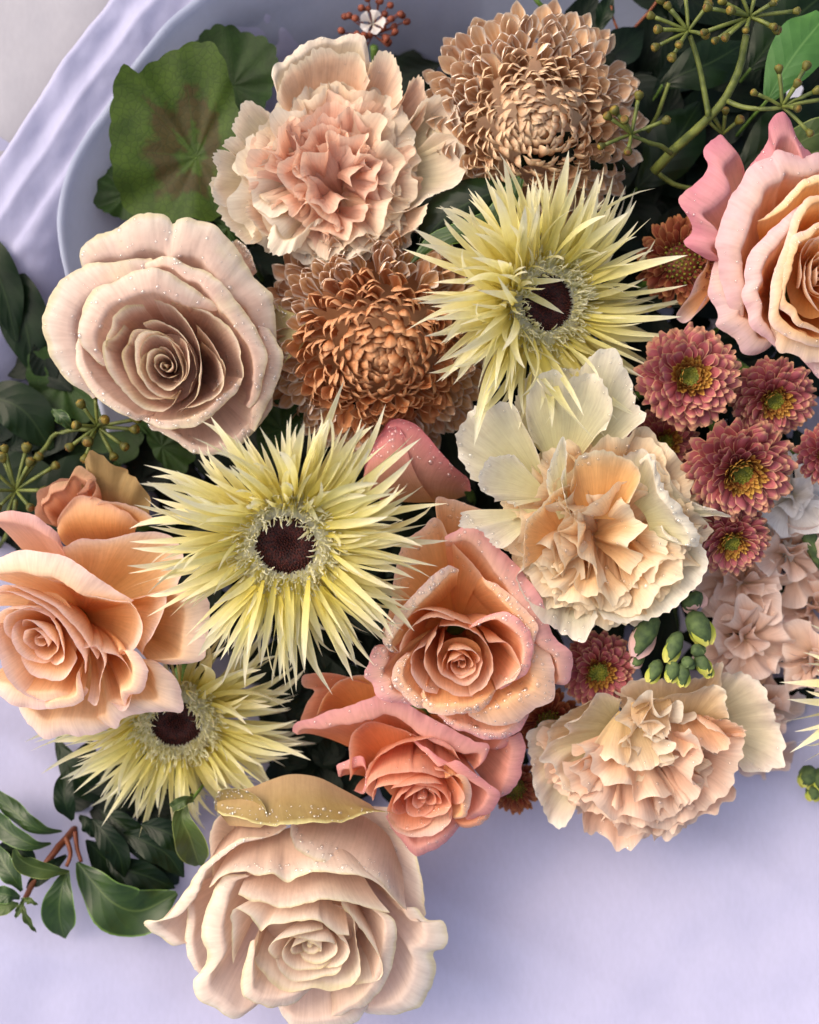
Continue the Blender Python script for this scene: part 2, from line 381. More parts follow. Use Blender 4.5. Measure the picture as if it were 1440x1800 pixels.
def heart(fl, cpx, mat, n=14, r0=.22, r1=2.2, z0=-.5, z1=0., sq=(1, 1), rot=0., drift=(0, 0), w0=215, w1=125, flare1=.3, depth=3., ruf=.05, seed=0., golden=2.4, wav=.12, lift=.15):
    """the spiral of inner petals, wound round the middle"""
    c0 = W(*cpx, fl.z)
    x, y, a = fl.x, fl.y, fl.a
    cr, sr = math.cos(rot), math.sin(rot)
    V = []; U = []
    for i, (rr, hh) in enumerate(((.15, -depth-.6), (.4*r1, z0-2.0), (.7*r1, z1-2.5), (1.0*r1, z1-2.3))):
        for k in range(20): V.append(c0+x*rr*sq[0]*math.cos(k*.31416)+y*rr*sq[1]*math.sin(k*.31416)+a*hh); U.append((k/20, .25+.1*i))
    part('inner_cup', V, grid_faces(4, 20, wrap=True), U, mat, fl.o, fl.base)
    for k in range(n):
        q = k/(n-1); r = (r0+(r1-r0)*q**1.05)*random.uniform(.93, 1.07); th = k*golden+seed+random.uniform(-.3, .3); wd = math.radians(w0+(w1-w0)*q)*random.uniform(.85, 1.15)
        pts = []; jx, jy = random.uniform(-.14, .14), random.uniform(-.14, .14)
        for s in np.linspace(-1, 1, 13):
            an = th+s*wd/2; rad = r*(1+.10*s-.10*s**4)*(1+.12*vnoise((s*1.6, k*3.3, seed)))
            lx, ly = rad*math.cos(an)*sq[0], rad*math.sin(an)*sq[1]
            lx += jx*r; ly += jy*r; lx, ly = lx*cr-ly*sr+drift[0]*q, lx*sr+ly*cr+drift[1]*q
            h = z0+(z1-z0)*q+.12*math.cos(s*2.2)-.30*abs(s)**3+.12*vnoise((k*1.7, s, seed))
            pts.append(c0+x*lx+y*ly+a*h)
        fl.n += 1
        # base under the middle
        cc = c0+x*drift[0]*q+y*drift[1]*q-a*depth
        R = np.array(pts); keep = fl.base.copy(); fl.base_l = cc
        petal_r3(fl, R, cc, mat, flare=(flare1*q if q > .35 else 0), ruf=ruf*(1+q), wav=wav*(.4+.6*q), lift=lift)
def petal_r3(fl, R, cc, mat, **k):
    b = fl.base; fl.base = cc
    # temporarily loft from a base of its own, keep the thing's origin
    org = b; P = None
    try:
        P = _petal_at(fl, R, mat, org, **k)
    finally: fl.base = b
    return P
def _petal_at(fl, R, mat, org, **k):
    add0 = fl.add
    def add(P, uvv=None, mat=None, name='petal', keep=True):
        bb = fl.base; fl.base = org
        o = add0(P, uvv, mat, name, keep); fl.base = bb; return o
    fl.add = add
    try: return petal(fl, ID, None, mat, r3=R, bw=.15, kp=.6, ka=.3, nv=12, nu=22, **k)
    finally: del fl.add
def droplets(fl, n, rmin=.03, rmax=.10, zmin=.35, region=None, seed=1):
    rnd = random.Random(seed); J = Join(); k = 0; tries = 0
    while k < n and tries < n*40:
        tries += 1
        P = rnd.choice(fl.petals); nv, nu = P.shape[:2]
        j = rnd.randrange(int(nv*.45), nv-1); i = rnd.randrange(1, nu-2)
        q = P[j, i]*.6+P[j+1, i]*.2+P[j, i+1]*.2
        nn = np.cross(P[j, i+1]-P[j, i], P[j+1, i]-P[j, i]); l = np.linalg.norm(nn)
        if l < 1e-6: continue
        nn /= l
        if nn[2] < 0: nn = -nn
        if nn[2] < zmin: continue
        if region:
            s = (CAMZ-q[2])/70/PPC; px, py = q[0]/s+720, 900-q[1]/s
            if not (region[0] < px < region[2] and region[1] < py < region[3]): continue
        r = rmin+(rmax-rmin)*rnd.random()**2.6
        prof = [(r*.92, -.01), (r, r*.12), (r*.86, r*.42), (r*.5, r*.66), (r*.12, r*.74)]
        J.add(*lathe(q+nn*.005, nn, prof, 8)); k += 1
    if J.V: part('water_droplets', J.V, J.F, J.U, M_WATER, fl.o, fl.base, kind='stuff')
# ------------------------------------------------------------------ other bloom builders
def fan(fl, th, ph, Lp, half, mat, curl=.5, frill=.35, ff=3, serr=.10, sn=16, tw=0., off=0., nu=58, nv=13, wav=.2, B=None, name='petal'):
    """a ruffled fan petal (carnation, stock): th/ph its direction round and off the axis"""
    fl.n += 1; sd = fl.n*5.1+fl.c[1]
    x, y, a = fl.x, fl.y, fl.a
    r = x*math.cos(th)+y*math.sin(th); tg = -x*math.sin(th)+y*math.cos(th)
    d = r*math.sin(ph)+a*math.cos(ph); n = r*math.cos(ph)-a*math.sin(ph)      # n points outward and down
    tg2 = tg*math.cos(tw)+n*math.sin(tw); n = n*math.cos(tw)-tg*math.sin(tw); tg = tg2
    B = fl.base if B is None else B
    P = np.zeros((nv, nu, 3))
    for j in range(nv):
        v = (j/(nv-1))**.9
        for i in range(nu):
            s = 2*i/(nu-1)-1; an = s*half
            L = Lp*(1-.10*s*s)*(1+.05*vnoise((s*3, sd, 1)))
            if v > .7: L *= 1+serr/Lp*(v-.7)/.3*((abs(((s*.5*sn+.4*vnoise((s*4, sd, 3))) % 1)-.5)*2)-.6)
            wd = (.28+.72*v)                 # narrow claw, wide blade
            p = B+v*L*(math.cos(an*wd)*d+math.sin(an*wd)*tg*1.0)+r*off
            p = p+n*(curl*v**2.5*(1-.3*s*s))
            p = p+n*(frill*v**1.6*math.sin(s*ff*3.1416+sd)*(1+.5*vnoise((s*2.5, v*2, sd))))
            p = p+d*(.35*frill*v**2*math.sin(s*ff*5.3+sd*2))
            P[j, i] = p
    P = wob(P, sd, wav, .9, 1.3)
    fl.add(P, None, mat, name); return P
def carnation(fl, mat, n, Lp, ph0, ph1, frill, seed=0, half=(.45, .7), curl=(.2, .9), serr=.11, th_lo=0, th_hi=6.2832, Lvar=.1, ff=(2, 4), pw=.6, twr=.5, sp=.3):
    for k in range(n):
        q = (k+.5)/n; th = th_lo+((k*2.399963+seed) % 6.2832)/6.2832*(th_hi-th_lo)
        ph = ph0+(ph1-ph0)*q**pw+random.uniform(-.10, .10)
        fan(fl, th, ph, Lp*random.uniform(1-Lvar, 1+Lvar*.5), random.uniform(*half), mat, random.uniform(*curl), frill*random.uniform(.7, 1.3), random.uniform(*ff),
            serr*1.4, random.randint(9, 14), random.uniform(-twr, twr), random.uniform(-.1, .2), wav=.3, B=fl.base+fl.x*random.uniform(-sp, sp)+fl.y*random.uniform(-sp, sp))
def floret_mesh(name, Lf, Wf, mat, prof, curl, cup, nu=5, nv=8, droop=0, twist=0, bend=0., tip=1.):
    """one narrow floret along +Y, its inner face to +Z; prof: width along its length, curl: how it bends up towards the axis"""
    V = []; U = []
    vv = [1-(1-j/(nv-1))**tip for j in range(nv)]; y = z = 0.; pos = []
    for j in range(nv):
        th = curl[0]*vv[j]+curl[1]*vv[j]**2+droop
        pos.append((y, z, th))
        if j < nv-1: q = Lf*(vv[j+1]-vv[j]); y += q*math.cos(th); z += q*math.sin(th)
    for j in range(nv):
        v = vv[j]; wv = Wf*np.interp(v, prof[0], prof[1]); y, z, th = pos[j]
        tw = twist*v
        for i in range(nu):
            s = 2*i/(nu-1)-1; c = cup*wv*(s*s)
            X = s*wv*math.cos(tw); Z = c+s*wv*math.sin(tw)
            V.append((X+bend*Lf*v*v, y-Z*math.sin(th), z+Z*math.cos(th))); U.append((i/(nu-1), v))
    return mesh_from(V, grid_faces(nv, nu), U, (mat,), name=name)
def join_instances(name, items, parent, mat, kind='stuff'):
    """the florets too many or too small to pick apart, joined into one part"""
    if not items: return
    V = []; F = []; U = []; o = 0
    for me, M in items:
        nvv = len(me.vertices); co = np.empty(nvv*3); me.vertices.foreach_get('co', co); co = co.reshape(-1, 3)
        A = np.array(M); co = co@A[:3, :3].T+A[:3, 3]
        V.append(co*100); F += [tuple(i+o for i in p.vertices) for p in me.polygons]
        uv = np.zeros((nvv, 2)); ul = me.uv_layers[0].data
        for lp in me.loops: uv[lp.vertex_index] = ul[lp.index].uv
        U.append(uv); o += nvv
    link(name, mesh_from(np.vstack(V), F, np.vstack(U), (mat,), name=name), parent, kind=kind)
def place(fl, th, ph, rad, base_h=0., roll=0., sc=1., sx=None, up=0.):
    """matrix of a floret pointing along (th, ph) with its foot rad from the middle"""
    x, y, a = fl.x, fl.y, fl.a
    r = x*math.cos(th)+y*math.sin(th); t = -x*math.sin(th)+y*math.cos(th)
    d = r*math.sin(ph)+a*math.cos(ph); n = -r*math.cos(ph)+a*math.sin(ph)
    X = np.cross(d, n)
    X2 = X*math.cos(roll)+n*math.sin(roll); n = n*math.cos(roll)-X*math.sin(roll)
    return mat4(X2, d, n, r*rad+a*base_h+(fl.c-fl.base), sc, sx)
def gerbera(fl, mats, sizes, disc_r, n_rows, Ln, seed, bias=None, skip=None):
    rnd = random.Random(seed)
    mp, mring, mdisc = mats
    prof = ((0, .12, .45, .75, .92, 1), (.45, .75, 1, .72, .34, .02))
    var = [floret_mesh('floret', Ln, .19*rnd.uniform(.85, 1.3), mp, prof, (c0, c1), rnd.uniform(.25, .8), 3, 10, droop=0, twist=rnd.uniform(-1.6, 1.6), bend=rnd.uniform(-.3, .3))
           for c0, c1 in ((.35, -.3), (.15, -.45), (.5, -1.1), (.25, .3), (.4, -.7), (.1, -.15), (.7, -.5), (-.2, .6), (.3, -1.3), (.5, .2), (-.1, -.5), (.2, .8))]
    items = []; rest = []
    for row, (cnt, ph, rad, l0, h) in enumerate(n_rows):
        for k in range(cnt):
            th = 6.2832*(k+rnd.uniform(-.35, .35))/cnt+row*.37
            p = math.radians(ph)+rnd.gauss(0, .24); s = l0*rnd.uniform(.66, 1.12); rd = rad*rnd.uniform(.9, 1.1)
            if bias:
                b = bias(th)
                p += b[0]; s *= b[1]
            if skip and skip(th, row, rnd): continue
            items.append((rnd.choice(var), place(fl, th+rnd.gauss(0, .16), p, rd, h+rnd.uniform(-.15, .15), rnd.gauss(0, .6), s, s*rnd.uniform(.75, 1.4))))
    for k, (me, M) in enumerate(items):
        if k < 300: link('floret', me, fl.o, M)
        else: rest.append((me, M))
    join_instances('small_florets', rest, fl.o, mp)
    # the frilled ring round the eye
    fr = [floret_mesh('frill', .55, .045, mring, ((0, .5, 1), (1, 1, .3)), c, .5, 3, 5, twist=rnd.uniform(-2, 2)) for c in ((.3, 1.6), (-.4, 1.2), (.8, -2.), (.2, 2.6))]
    it = []
    for k in range(760):
        th = rnd.uniform(0, 6.2832); q = rnd.random()
        it.append((rnd.choice(fr), place(fl, th+rnd.gauss(0, .3), math.radians(5+60*q)+rnd.gauss(0, .4), disc_r*(1.05+.95*q), .25-.12*q, rnd.uniform(-1.5, 1.5), rnd.uniform(.7, 1.25))))
    join_instances('frilled_ring', it, fl.o, mring)
    V, F, U = lathe(fl.c-fl.a*.5, fl.a, [(disc_r*.6, -.6), (disc_r*1.5, -.2), (disc_r*2., .18), (disc_r*1.6, .42), (disc_r*1.1, .45), (disc_r*.9, .2)], 24)
    part('ring_base', V, F, U, mring, fl.o, fl.base)
    # the dark eye: a sunken dome of tiny buds
    V, F, U = lathe(fl.c-fl.a*.25, fl.a, [(disc_r*1.1, -.5), (disc_r*1.15, .1), (disc_r*.95, .28), (disc_r*.6, .28), (disc_r*.25, .14), (.02, .08)], 28)
    part('eye', V, F, U, mdisc, fl.o, fl.base)
    J = Join()
    for k in range(330):
        q = (k+.5)/330; th = k*2.399963; r = disc_r*1.05*math.sqrt(q); h = -.02-.10*(1-q)**2+.05*q
        pc = fl.c+fl.x*r*math.cos(th)+fl.y*r*math.sin(th)+fl.a*(h-.08)
        J.add(*lathe(pc, fl.a+.6*q*(fl.x*math.cos(th)+fl.y*math.sin(th)), [(.05, 0), (.055, .12), (.03, .2), (.01, .21)], 5))
    part('eye_buds', J.V, J.F, J.U, mdisc, fl.o, fl.base, kind='stuff')
def mum(fl, mats, R, n, seed, ph_max=112, squash=.8, Lr=(.55, 1.0), W0=.34):
    """a big incurved chrysanthemum of spooned florets"""
    rnd = random.Random(seed)
    prof = ((0, .3, .6, .78, .9, .96, 1), (.35, .6, .92, 1, .86, .62, .22))
    V = []
    for i, m in enumerate(mats):
        V.append([floret_mesh('floret', 1.9, W0*q, m, prof, c, cp, 5, 8, twist=rnd.uniform(-.3, .3), tip=1.6) for q, c, cp in
                  ((1, (.1, .9), .9), (.9, (.0, 1.4), .8), (1.1, (.2, .6), 1.1), (.95, (-.3, 1.6), .9), (1, (.1, 1.1), 1.2))])
    items = []
    for k in range(n):
        q = (k+.5)/n; g = q**.5; th = k*2.399963+rnd.gauss(0, .08)
        ps = math.radians(-30+(ph_max+30)*g**1.15)+rnd.gauss(0, .15)       # inner florets lean over the middle, outer ones lie outwards
        rf = R*(.04+.68*g); h = R*(.24-.06*g-.66*g**3)*squash+rnd.gauss(0, .06)
        L = (.34+.36*min(1, g*1.05))*rnd.uniform(.78, 1.22)
        m = 0 if g < .42 else (1 if g < .68 else 2)
        if rnd.random() < .25: m = min(2, max(0, m+rnd.choice((-1, 1))))
        items.append((rnd.choice(V[m]), place(fl, th+rnd.gauss(0, .12), ps, rf, h, rnd.gauss(0, .32), L*R/5.0, (.76+.36*g)*rnd.uniform(.8, 1.15)*R/6.2), q))
    items.sort(key=lambda e: -e[2])
    for me, M, q in items[:300]: link('floret', me, fl.o, M)
    join_instances('inner_florets', [(me, M) for me, M, q in items[300:]], fl.o, mats[0])
    V_, F_, U_ = lathe(fl.c-fl.a*R*.6, fl.a, [(.1, -R*.5), (R*.5, -R*.45), (R*.66, -.25*R), (R*.55, -R*.12), (R*.3, R*.0), (.02, R*.03)], 16)
    part('core', V_, F_, U_, mats[0], fl.o, fl.base)
def pompon(fl, mats, R, n, seed, eye=.28, ph_max=100, dome=.5, small=60, L0=.5, Wf=.15):
    """a button chrysanthemum: rows of blunt florets round a green eye"""
    rnd = random.Random(seed); mp, mi, me_ = mats
    prof = ((0, .3, .65, .88, 1), (.45, .75, 1, .85, .25))
    V = [floret_mesh('floret', 1., Wf*q, mp, prof, c, cp, 5, 5) for q, c, cp in ((1, (.1, .3), -.55), (1.1, (.2, .4), -.4), (.95, (0, .5), .5), (1.05, (.3, -.1), -.6), (1, (.1, .7), .65))]
    Vi = [floret_mesh('inner_floret', 1., Wf*.72, mi, prof, c, .9, 3, 5) for c in ((.1, .5), (.3, .6), (0, .9))]
    for k in range(n):
        q = (k+.5)/n; th = k*2.399963+rnd.gauss(0, .07); ph = math.radians(22+(ph_max-22)*q**.8)+rnd.gauss(0, .06)
        inner = q < .30
        L = R*(.24+.40*min(1, q*1.6))*rnd.uniform(.9, 1.1)*(1 if not inner else .8)
        rf = R*(eye*.95+.10*q); h = R*dome*(.10-.55*q*q)
        link('floret' if not inner else 'inner_floret', rnd.choice(Vi if inner else V), fl.o, place(fl, th, ph, rf, h, rnd.gauss(0, .2), L, L**.55*R**.45*rnd.uniform(.85, 1.15)))
    J = Join()
    for k in range(small):
        q = (k+.5)/small; th = k*2.399963; r = R*eye*1.25*math.sqrt(q); pc = fl.c+fl.x*r*math.cos(th)+fl.y*r*math.sin(th)+fl.a*(R*.07*q-.02)
        J.add(*lathe(pc-fl.a*.1, fl.a+(.5*q-.35)*(fl.x*math.cos(th)+fl.y*math.sin(th)), [(R*.028, 0), (R*.034, .15), (R*.036, .22+.1*q), (R*.012, .25+.1*q)], 5))
    part('eye_buds', J.V, J.F, J.U, me_, fl.o, fl.base, kind='stuff')
    V_, F_, U_ = lathe(fl.c-fl.a*.1, fl.a, [(.1, -R*.7), (R*.45, -R*.6), (R*.55, -R*.25), (R*.4, 0), (.02, .04)], 14)
    part('core', V_, F_, U_, mi, fl.o, fl.base)
def leaf_strip(mid, half, mat, parent=None, base=None, fold=.25, ripple=.08, nu=11, nv=20, sd=0., arch=0.):
    """leaf along a midrib of world points (cm) with half widths (cm)"""
    mid = resample(np.asarray(mid, float), nv)
    hw = np.interp(np.linspace(0, 1, nv), np.linspace(0, 1, len(half)), half)
    hs = hw.copy()
    for _ in range(2): hs[1:-1] = (hs[:-2]+2*hs[1:-1]+hs[2:])/4
    V = []; U = []
    for j in range(nv):
        t = mid[min(j+1, nv-1)]-mid[max(j-1, 0)]; t /= np.linalg.norm(t)
        side = np.cross((0, 0, 1.), t); side /= max(1e-6, np.linalg.norm(side)); up = np.cross(t, side)
        for i in range(nu):
            s = 2*i/(nu-1)-1
            p = mid[j]+side*s*hs[j]+up*(abs(s)*hs[j]*fold-arch*s*s*hs[j])+up*(ripple*math.sin(j*.9+sd+(2 if s > 0 else 0))*s*s)
            V.append(p); U.append((i/(nu-1), j/(nv-1)))
    return V, grid_faces(nv, nu), U
def leaf(name, label, mid_px, half_px, zs, mat, group=None, cat='leaf', parent=None, pbase=None, **k):
    zz = np.interp(np.linspace(0, 1, len(mid_px)), np.linspace(0, 1, len(zs)), zs)
    mid = [W(*p, z) for p, z in zip(mid_px, zz)]
    half = [h/PPC*(CAMZ-np.mean(zz))/70 for h in half_px]
    V, F, U = leaf_strip(mid, half, mat, **k)
    if parent is not None: return part(name, V, F, U, mat, parent, pbase)
    o = thing(name, label, cat, mid[0], group)
    part('leaf_blade', V, F, U, mat, o, mid[0])
    foot = np.array([mid[0][0]*.85, mid[0][1]*.85, -14.])
    V, F, U = tube(resample([mid[0]-np.array([0, 0, .02]), mid[0]-np.array([0, 0, 3.]), foot], 7), .09, 6); part('leaf_stalk', V, F, U, M_STEM, o, mid[0])
    return o
def leaf_blob(name, label, outline, cen, zr, zc, mat, group=None, ruf=.15, scal=0., nsc=22, nr=14, n=110, cat='leaf', zdir=(0, 0)):
    """a round lobed leaf inside a traced outline"""
    R = resample(np.array([W(*p, zr) for p in outline+outline[:1]]), n+1)[:-1]; C = W(*cen, zc)
    V = []; U = []
    for j in range(nr):
        v = j/(nr-1)
        for i in range(n):
            d = R[i]-C; q = 1+(scal*abs(math.sin(i/n*math.pi*nsc))-scal*.5)*v**5
            p = C+d*v*q
            p[2] = zc+(zr-zc)*v**1.5+ruf*v*v*math.sin(i/n*6.283*5+zr)+.5*ruf*v*math.sin(i/n*6.283*9)+zdir[0]*d[0]*v+zdir[1]*d[1]*v+.10*vnoise(p*.8)
            V.append(p); U.append((i/n, v))
    o = thing(name, label, cat, C, group)
    F = grid_faces(nr, n, wrap=True)
    part('leaf_blade', np.array(V), F, U, mat, o, C)
    foot = np.array([C[0]*.6, C[1]*.6, -14.])
    V, F, U = tube(resample([C-np.array([0, 0, .02]), C-np.array([-.3, .3, 3.]), foot], 7), .12, 6); part('leaf_stalk', V, F, U, M_STEM, o, C)
    return o
M_BERRY = plain_mat('ivy_berry', '383a16', '645f22', 260, .55, .3)
M_BERRYCAP = plain_mat('ivy_berry_cap', '5a3c1c', '847428', 320, .6)
M_PED = plain_mat('ivy_stalk', '465024', '6c7436', 160, .5)
def umbel(parent, pb, cen, berries, r=.2, ped=.085):
    """stalks fanning from one point, each with a capped berry; berries: world points"""
    for q in berries:
        d = q-cen; l = np.linalg.norm(d); d = d/l
        mid = cen+d*l*.5+np.array([0, 0, .08])
        V, F, U = tube(resample([cen, mid, q], 6), np.linspace(ped, ped*1.3, 6), 6); part('stalk', V, F, U, M_PED, parent, pb)
        rr = r*random.uniform(.85, 1.15)
        V, F, U = lathe(q, d, [(ped*1.3, -.05), (rr*.75, rr*.3), (rr, rr*.9), (rr*.95, rr*1.35), (rr*.78, rr*1.5)], 10)
        b = part('berry', V, F, U, M_BERRY, parent, pb)
        V, F, U = lathe(q, d, [(rr*.8, rr*1.4), (rr*.66, rr*1.62), (rr*.3, rr*1.66), (rr*.1, rr*1.85), (rr*.03, rr*1.9)], 10)
        c = part('berry_cap', V, F, U, M_BERRYCAP, b, pb)
def branch(parent, pb, px, zs, r0, r1, mat=None, name='stem', n=14):
    zz = np.interp(np.linspace(0, 1, len(px)), np.linspace(0, 1, len(zs)), zs)
    P = resample([W(*p, z) for p, z in zip(px, zz)], n)
    P = wob(P[None].repeat(2, 0), px[0][0], .06, 1.2)[1]
    V, F, U = tube(P, np.linspace(r0, r1, n), 8); part(name, V, F, U, mat or M_PED, parent, pb)
def umbel_px(c, z, lst, zr=.3):
    """berry points from photo positions, the middle of the cluster standing towards the viewer"""
    cen = W(*c, z); out = []
    for p in lst:
        L = math.hypot(p[0]-c[0], p[1]-c[1])
        out.append(W(*p, z+max(.25, 1.3-L/60)+random.uniform(-.1, .2)))
    return cen, out

# ================================================================== the place: table and wrapping paper
M_TABLE = plain_mat('white_table', 'c9c7cc', 'd2d0d6', 30, .6)
M_PAPER = paper_mat('white_paper', 'b5b4cf'); M_PAPER2 = paper_mat('pale_paper', 'a9afc2', .3); M_PAPER3 = paper_mat('outer_paper', 'a6a3a9', .1)
V = [(-150, -150, -20), (150, -150, -20), (150, 150, -20), (-150, 150, -20)]
o = link('table', mesh_from(V, [(0, 1, 2, 3)], [(0, 0), (1, 0), (1, 1), (0, 1)], (M_TABLE,), False)); o['kind'] = 'structure'
def sheet(name, label, rows, mat, nu=120, nv=60, noise_a=.12, noise_f=.25, group=None, crease=0.):
    """rows of (photo points, height) lofted into one sheet of paper"""
    RR = [resample(np.array([W(*p, z) for p in pts]), nu) for pts, z in rows]
    P = np.array([resample(np.array([r[i] for r in RR]), nv) for i in range(nu)]).transpose(1, 0, 2)
    for j in range(nv):
        for i in range(nu):
            p = P[j, i]; P[j, i, 2] += noise_a*vnoise((p[0]*noise_f, p[1]*noise_f, 3.3))+.3*noise_a*vnoise((p[0]*noise_f*3, p[1]*noise_f*3, 8))
            if crease: P[j, i, 2] += crease*(.5-abs(vnoise((p[0]*.09+p[1]*.16, p[0]*.03, 2.2))))
    uu, vv = np.meshgrid(np.linspace(0, 1, nu), np.linspace(0, 1, nv))
    me = mesh_from(P.reshape(-1, 3), grid_faces(nv, nu), np.stack([uu, vv], -1).reshape(-1, 2), (mat,))
    o = link(name, me); o['label'] = label; o['category'] = 'wrapping paper'
    if group: o['group'] = group
    return o
CX, CY = 740, 700
def inward(line, f): return [(x+(CX-x)*f, y+(CY-y)*f) for x, y in line]
LA = [(-420, 1100), (-260, 700), (-60, 370), (20, 250), (75, 165), (125, 95), (175, 30), (260, -70), (500, -260), (900, -420)]
sheet('wrapping_paper', 'smooth pale grey outer paper sheet in the upper left corner', [(inward(LA, -1.2), 3.), (inward(LA, -.5), 3.6), (inward(LA, -.1), 4.), (inward(LA, .05), 3.5), (inward(LA, .2), 1.5)], M_PAPER3, noise_a=.25)
sheet('wrapping_paper', 'lavender white paper with long folds along the upper left of the bouquet',
      [(inward(LA, .0), 5.0), (inward(LA, .006), 5.12), (inward(LA, .02), 5.02), (inward(LA, .045), 4.8), (inward(LA, .06), 4.84), (inward(LA, .07), 4.98), (inward(LA, .085), 4.85), (inward(LA, .12), 4.5),
       (inward(LA, .135), 4.58), (inward(LA, .16), 4.35), (inward(LA, .22), 3.4), (inward(LA, .32), .9), (inward(LA, .5), -5), (inward(LA, .7), -13)], M_PAPER, 170, 150, .28, .5, crease=.9)
LI = [(190, 760), (140, 600), (118, 490), (106, 435), (103, 370), (120, 300), (150, 240), (192, 185), (235, 120), (295, 45), (345, 0), (440, -70), (640, -160), (900, -230), (1300, -280), (1700, -250)]
sheet('wrapping_paper', 'inner pale blue paper sheet with a curved edge behind the green leaves',
      [(inward(LI, -.002), 5.75), (inward(LI, .006), 5.8), (inward(LI, .02), 5.6), (inward(LI, .05), 4.9), (inward(LI, .12), 3.2), (inward(LI, .22), .8), (inward(LI, .4), -5), (inward(LI, .65), -13)], M_PAPER2, 130, 80, .3, .3, crease=.5)
ring = [(CX+math.cos(t)*600, CY+40+math.sin(t)*600) for t in np.linspace(math.radians(-35), math.radians(215), 40)]
sheet('wrapping_paper', 'broad white paper spread out below the bouquet with soft creases',
      [(inward(ring, -1.6), 7.5), (inward(ring, -1.1), 5.6), (inward(ring, -.6), 3.9), (inward(ring, -.25), 2.4), (inward(ring, -.05), .9), (inward(ring, .12), -1.2), (inward(ring, .3), -5), (inward(ring, .6), -12)],
      M_PAPER, 200, 130, .5, .13, crease=1.3)

# ------------------------------------------------------------------ leaves
L_DARK = leaf_mat('dark_ivy', '0a1609', '14240f', '26341c', .35, .15, .05)
L_MID = leaf_mat('mid_green', '223616', '32491c', '50622f', .38, .4, .15, edge='6f8f45')
L_OLIVE = leaf_mat('olive_leaf', '34441e', '4a5c28', '667440', .45, .35, .2, edge='8d9a55')
L_LIGHT = leaf_mat('light_leaf', '3f6a2e', '52803c', '6c9450', .4, .45, .25)
L_GER = leaf_mat('geranium_leaf', '2b3f0d', '415616', '33480f', .6, .25, .22, zone='3f2413', radial=True, nv=7)
L_GER2 = leaf_mat('plain_geranium_leaf', '1c2f10', '2c4517', '384d22', .6, .25, .2, radial=True, nv=7)
L_DEEP = leaf_mat('gap_shade_leaf', '070f08', '0d1b0e', '15200f', .5, .15, .05)  # near-black leaf colour, the shade of the gaps is put into it
J = Join(); rl = random.Random(3)  # leaf mass added as filler so the gaps between blooms read dark
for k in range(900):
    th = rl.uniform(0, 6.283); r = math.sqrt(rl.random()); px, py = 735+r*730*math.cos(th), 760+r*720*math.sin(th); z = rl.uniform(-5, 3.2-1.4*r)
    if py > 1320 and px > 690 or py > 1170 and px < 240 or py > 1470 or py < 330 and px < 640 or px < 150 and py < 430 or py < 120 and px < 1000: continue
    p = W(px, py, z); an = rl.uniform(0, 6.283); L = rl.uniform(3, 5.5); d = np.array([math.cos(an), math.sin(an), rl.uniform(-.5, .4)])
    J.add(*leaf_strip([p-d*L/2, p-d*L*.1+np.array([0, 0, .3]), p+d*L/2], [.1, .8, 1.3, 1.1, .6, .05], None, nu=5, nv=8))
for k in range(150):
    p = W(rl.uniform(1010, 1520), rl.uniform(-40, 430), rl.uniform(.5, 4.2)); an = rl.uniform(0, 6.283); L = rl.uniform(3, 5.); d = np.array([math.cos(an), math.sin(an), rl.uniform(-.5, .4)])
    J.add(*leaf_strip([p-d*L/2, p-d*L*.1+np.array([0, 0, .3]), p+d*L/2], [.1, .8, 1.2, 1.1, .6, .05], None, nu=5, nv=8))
for n_, x0_, x1_, y0_, y1_, za, zb_ in ((70, 480, 720, 1190, 1420, .8, 3.4), (80, 1230, 1500, 840, 1290, .4, 3.6), (40, 1290, 1500, 600, 860, 1., 4.), (50, -60, 110, 640, 960, 2., 4.2), (40, 140, 330, 1330, 1440, 2.5, 4.4)):  # more dark filler for gaps where the paper showed through
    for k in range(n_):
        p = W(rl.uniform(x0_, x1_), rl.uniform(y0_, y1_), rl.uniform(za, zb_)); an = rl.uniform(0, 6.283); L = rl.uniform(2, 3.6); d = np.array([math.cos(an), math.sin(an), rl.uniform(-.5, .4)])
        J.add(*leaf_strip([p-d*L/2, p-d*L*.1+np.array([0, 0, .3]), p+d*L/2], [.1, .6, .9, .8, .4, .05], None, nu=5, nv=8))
o = link('gap_filler_leaves', mesh_from(J.V, J.F, J.U, (L_DEEP,)), kind='stuff'); o['label'] = 'filler leaves coloured near black to darken the gaps between the flowers'; o['category'] = 'foliage'

c1 = [(x/2, y/2) for x, y in [(420, 260), (450, 242), (495, 265), (540, 225), (620, 185), (700, 160), (760, 175), (800, 240), (825, 340), (850, 460), (830, 620), (790, 720), (740, 770), (640, 765), (560, 800), (480, 770), (420, 700), (390, 560), (385, 440), (395, 330)]]
leaf_blob('geranium_leaf', 'big round green leaf with a maroon blotch beside the top carnation', c1, (345, 275), 7.0, 6.3, L_GER, group='round geranium leaves', ruf=.22, scal=.03, zdir=(.05, .12))
c2 = [(330, 90), (360, 55), (400, 45), (430, 55), (470, 70), (488, 100), (480, 150), (465, 190), (420, 260), (370, 270), (340, 180)]
leaf_blob('geranium_leaf', 'plain green leaf half hidden behind the blotched leaf', c2, (410, 150), 4.6, 4.2, L_GER2, group='round geranium leaves', scal=.06)
c2 = [(165, 360), (158, 330), (180, 300), (230, 290), (280, 340), (260, 390), (200, 380)]
leaf_blob('geranium_leaf', 'small dark green leaf peeping out under the blotched leaf', c2, (225, 340), 4.2, 4, L_GER2, group='round geranium leaves', scal=.05)
c2 = [(370, 380), (395, 360), (420, 390), (425, 440), (400, 420)]
leaf_blob('geranium_leaf', 'sliver of green leaf between the blush rose and the top carnation', c2, (400, 400), 6, 6.2, L_GER2, group='round geranium leaves', scal=.05, nr=8, n=60)
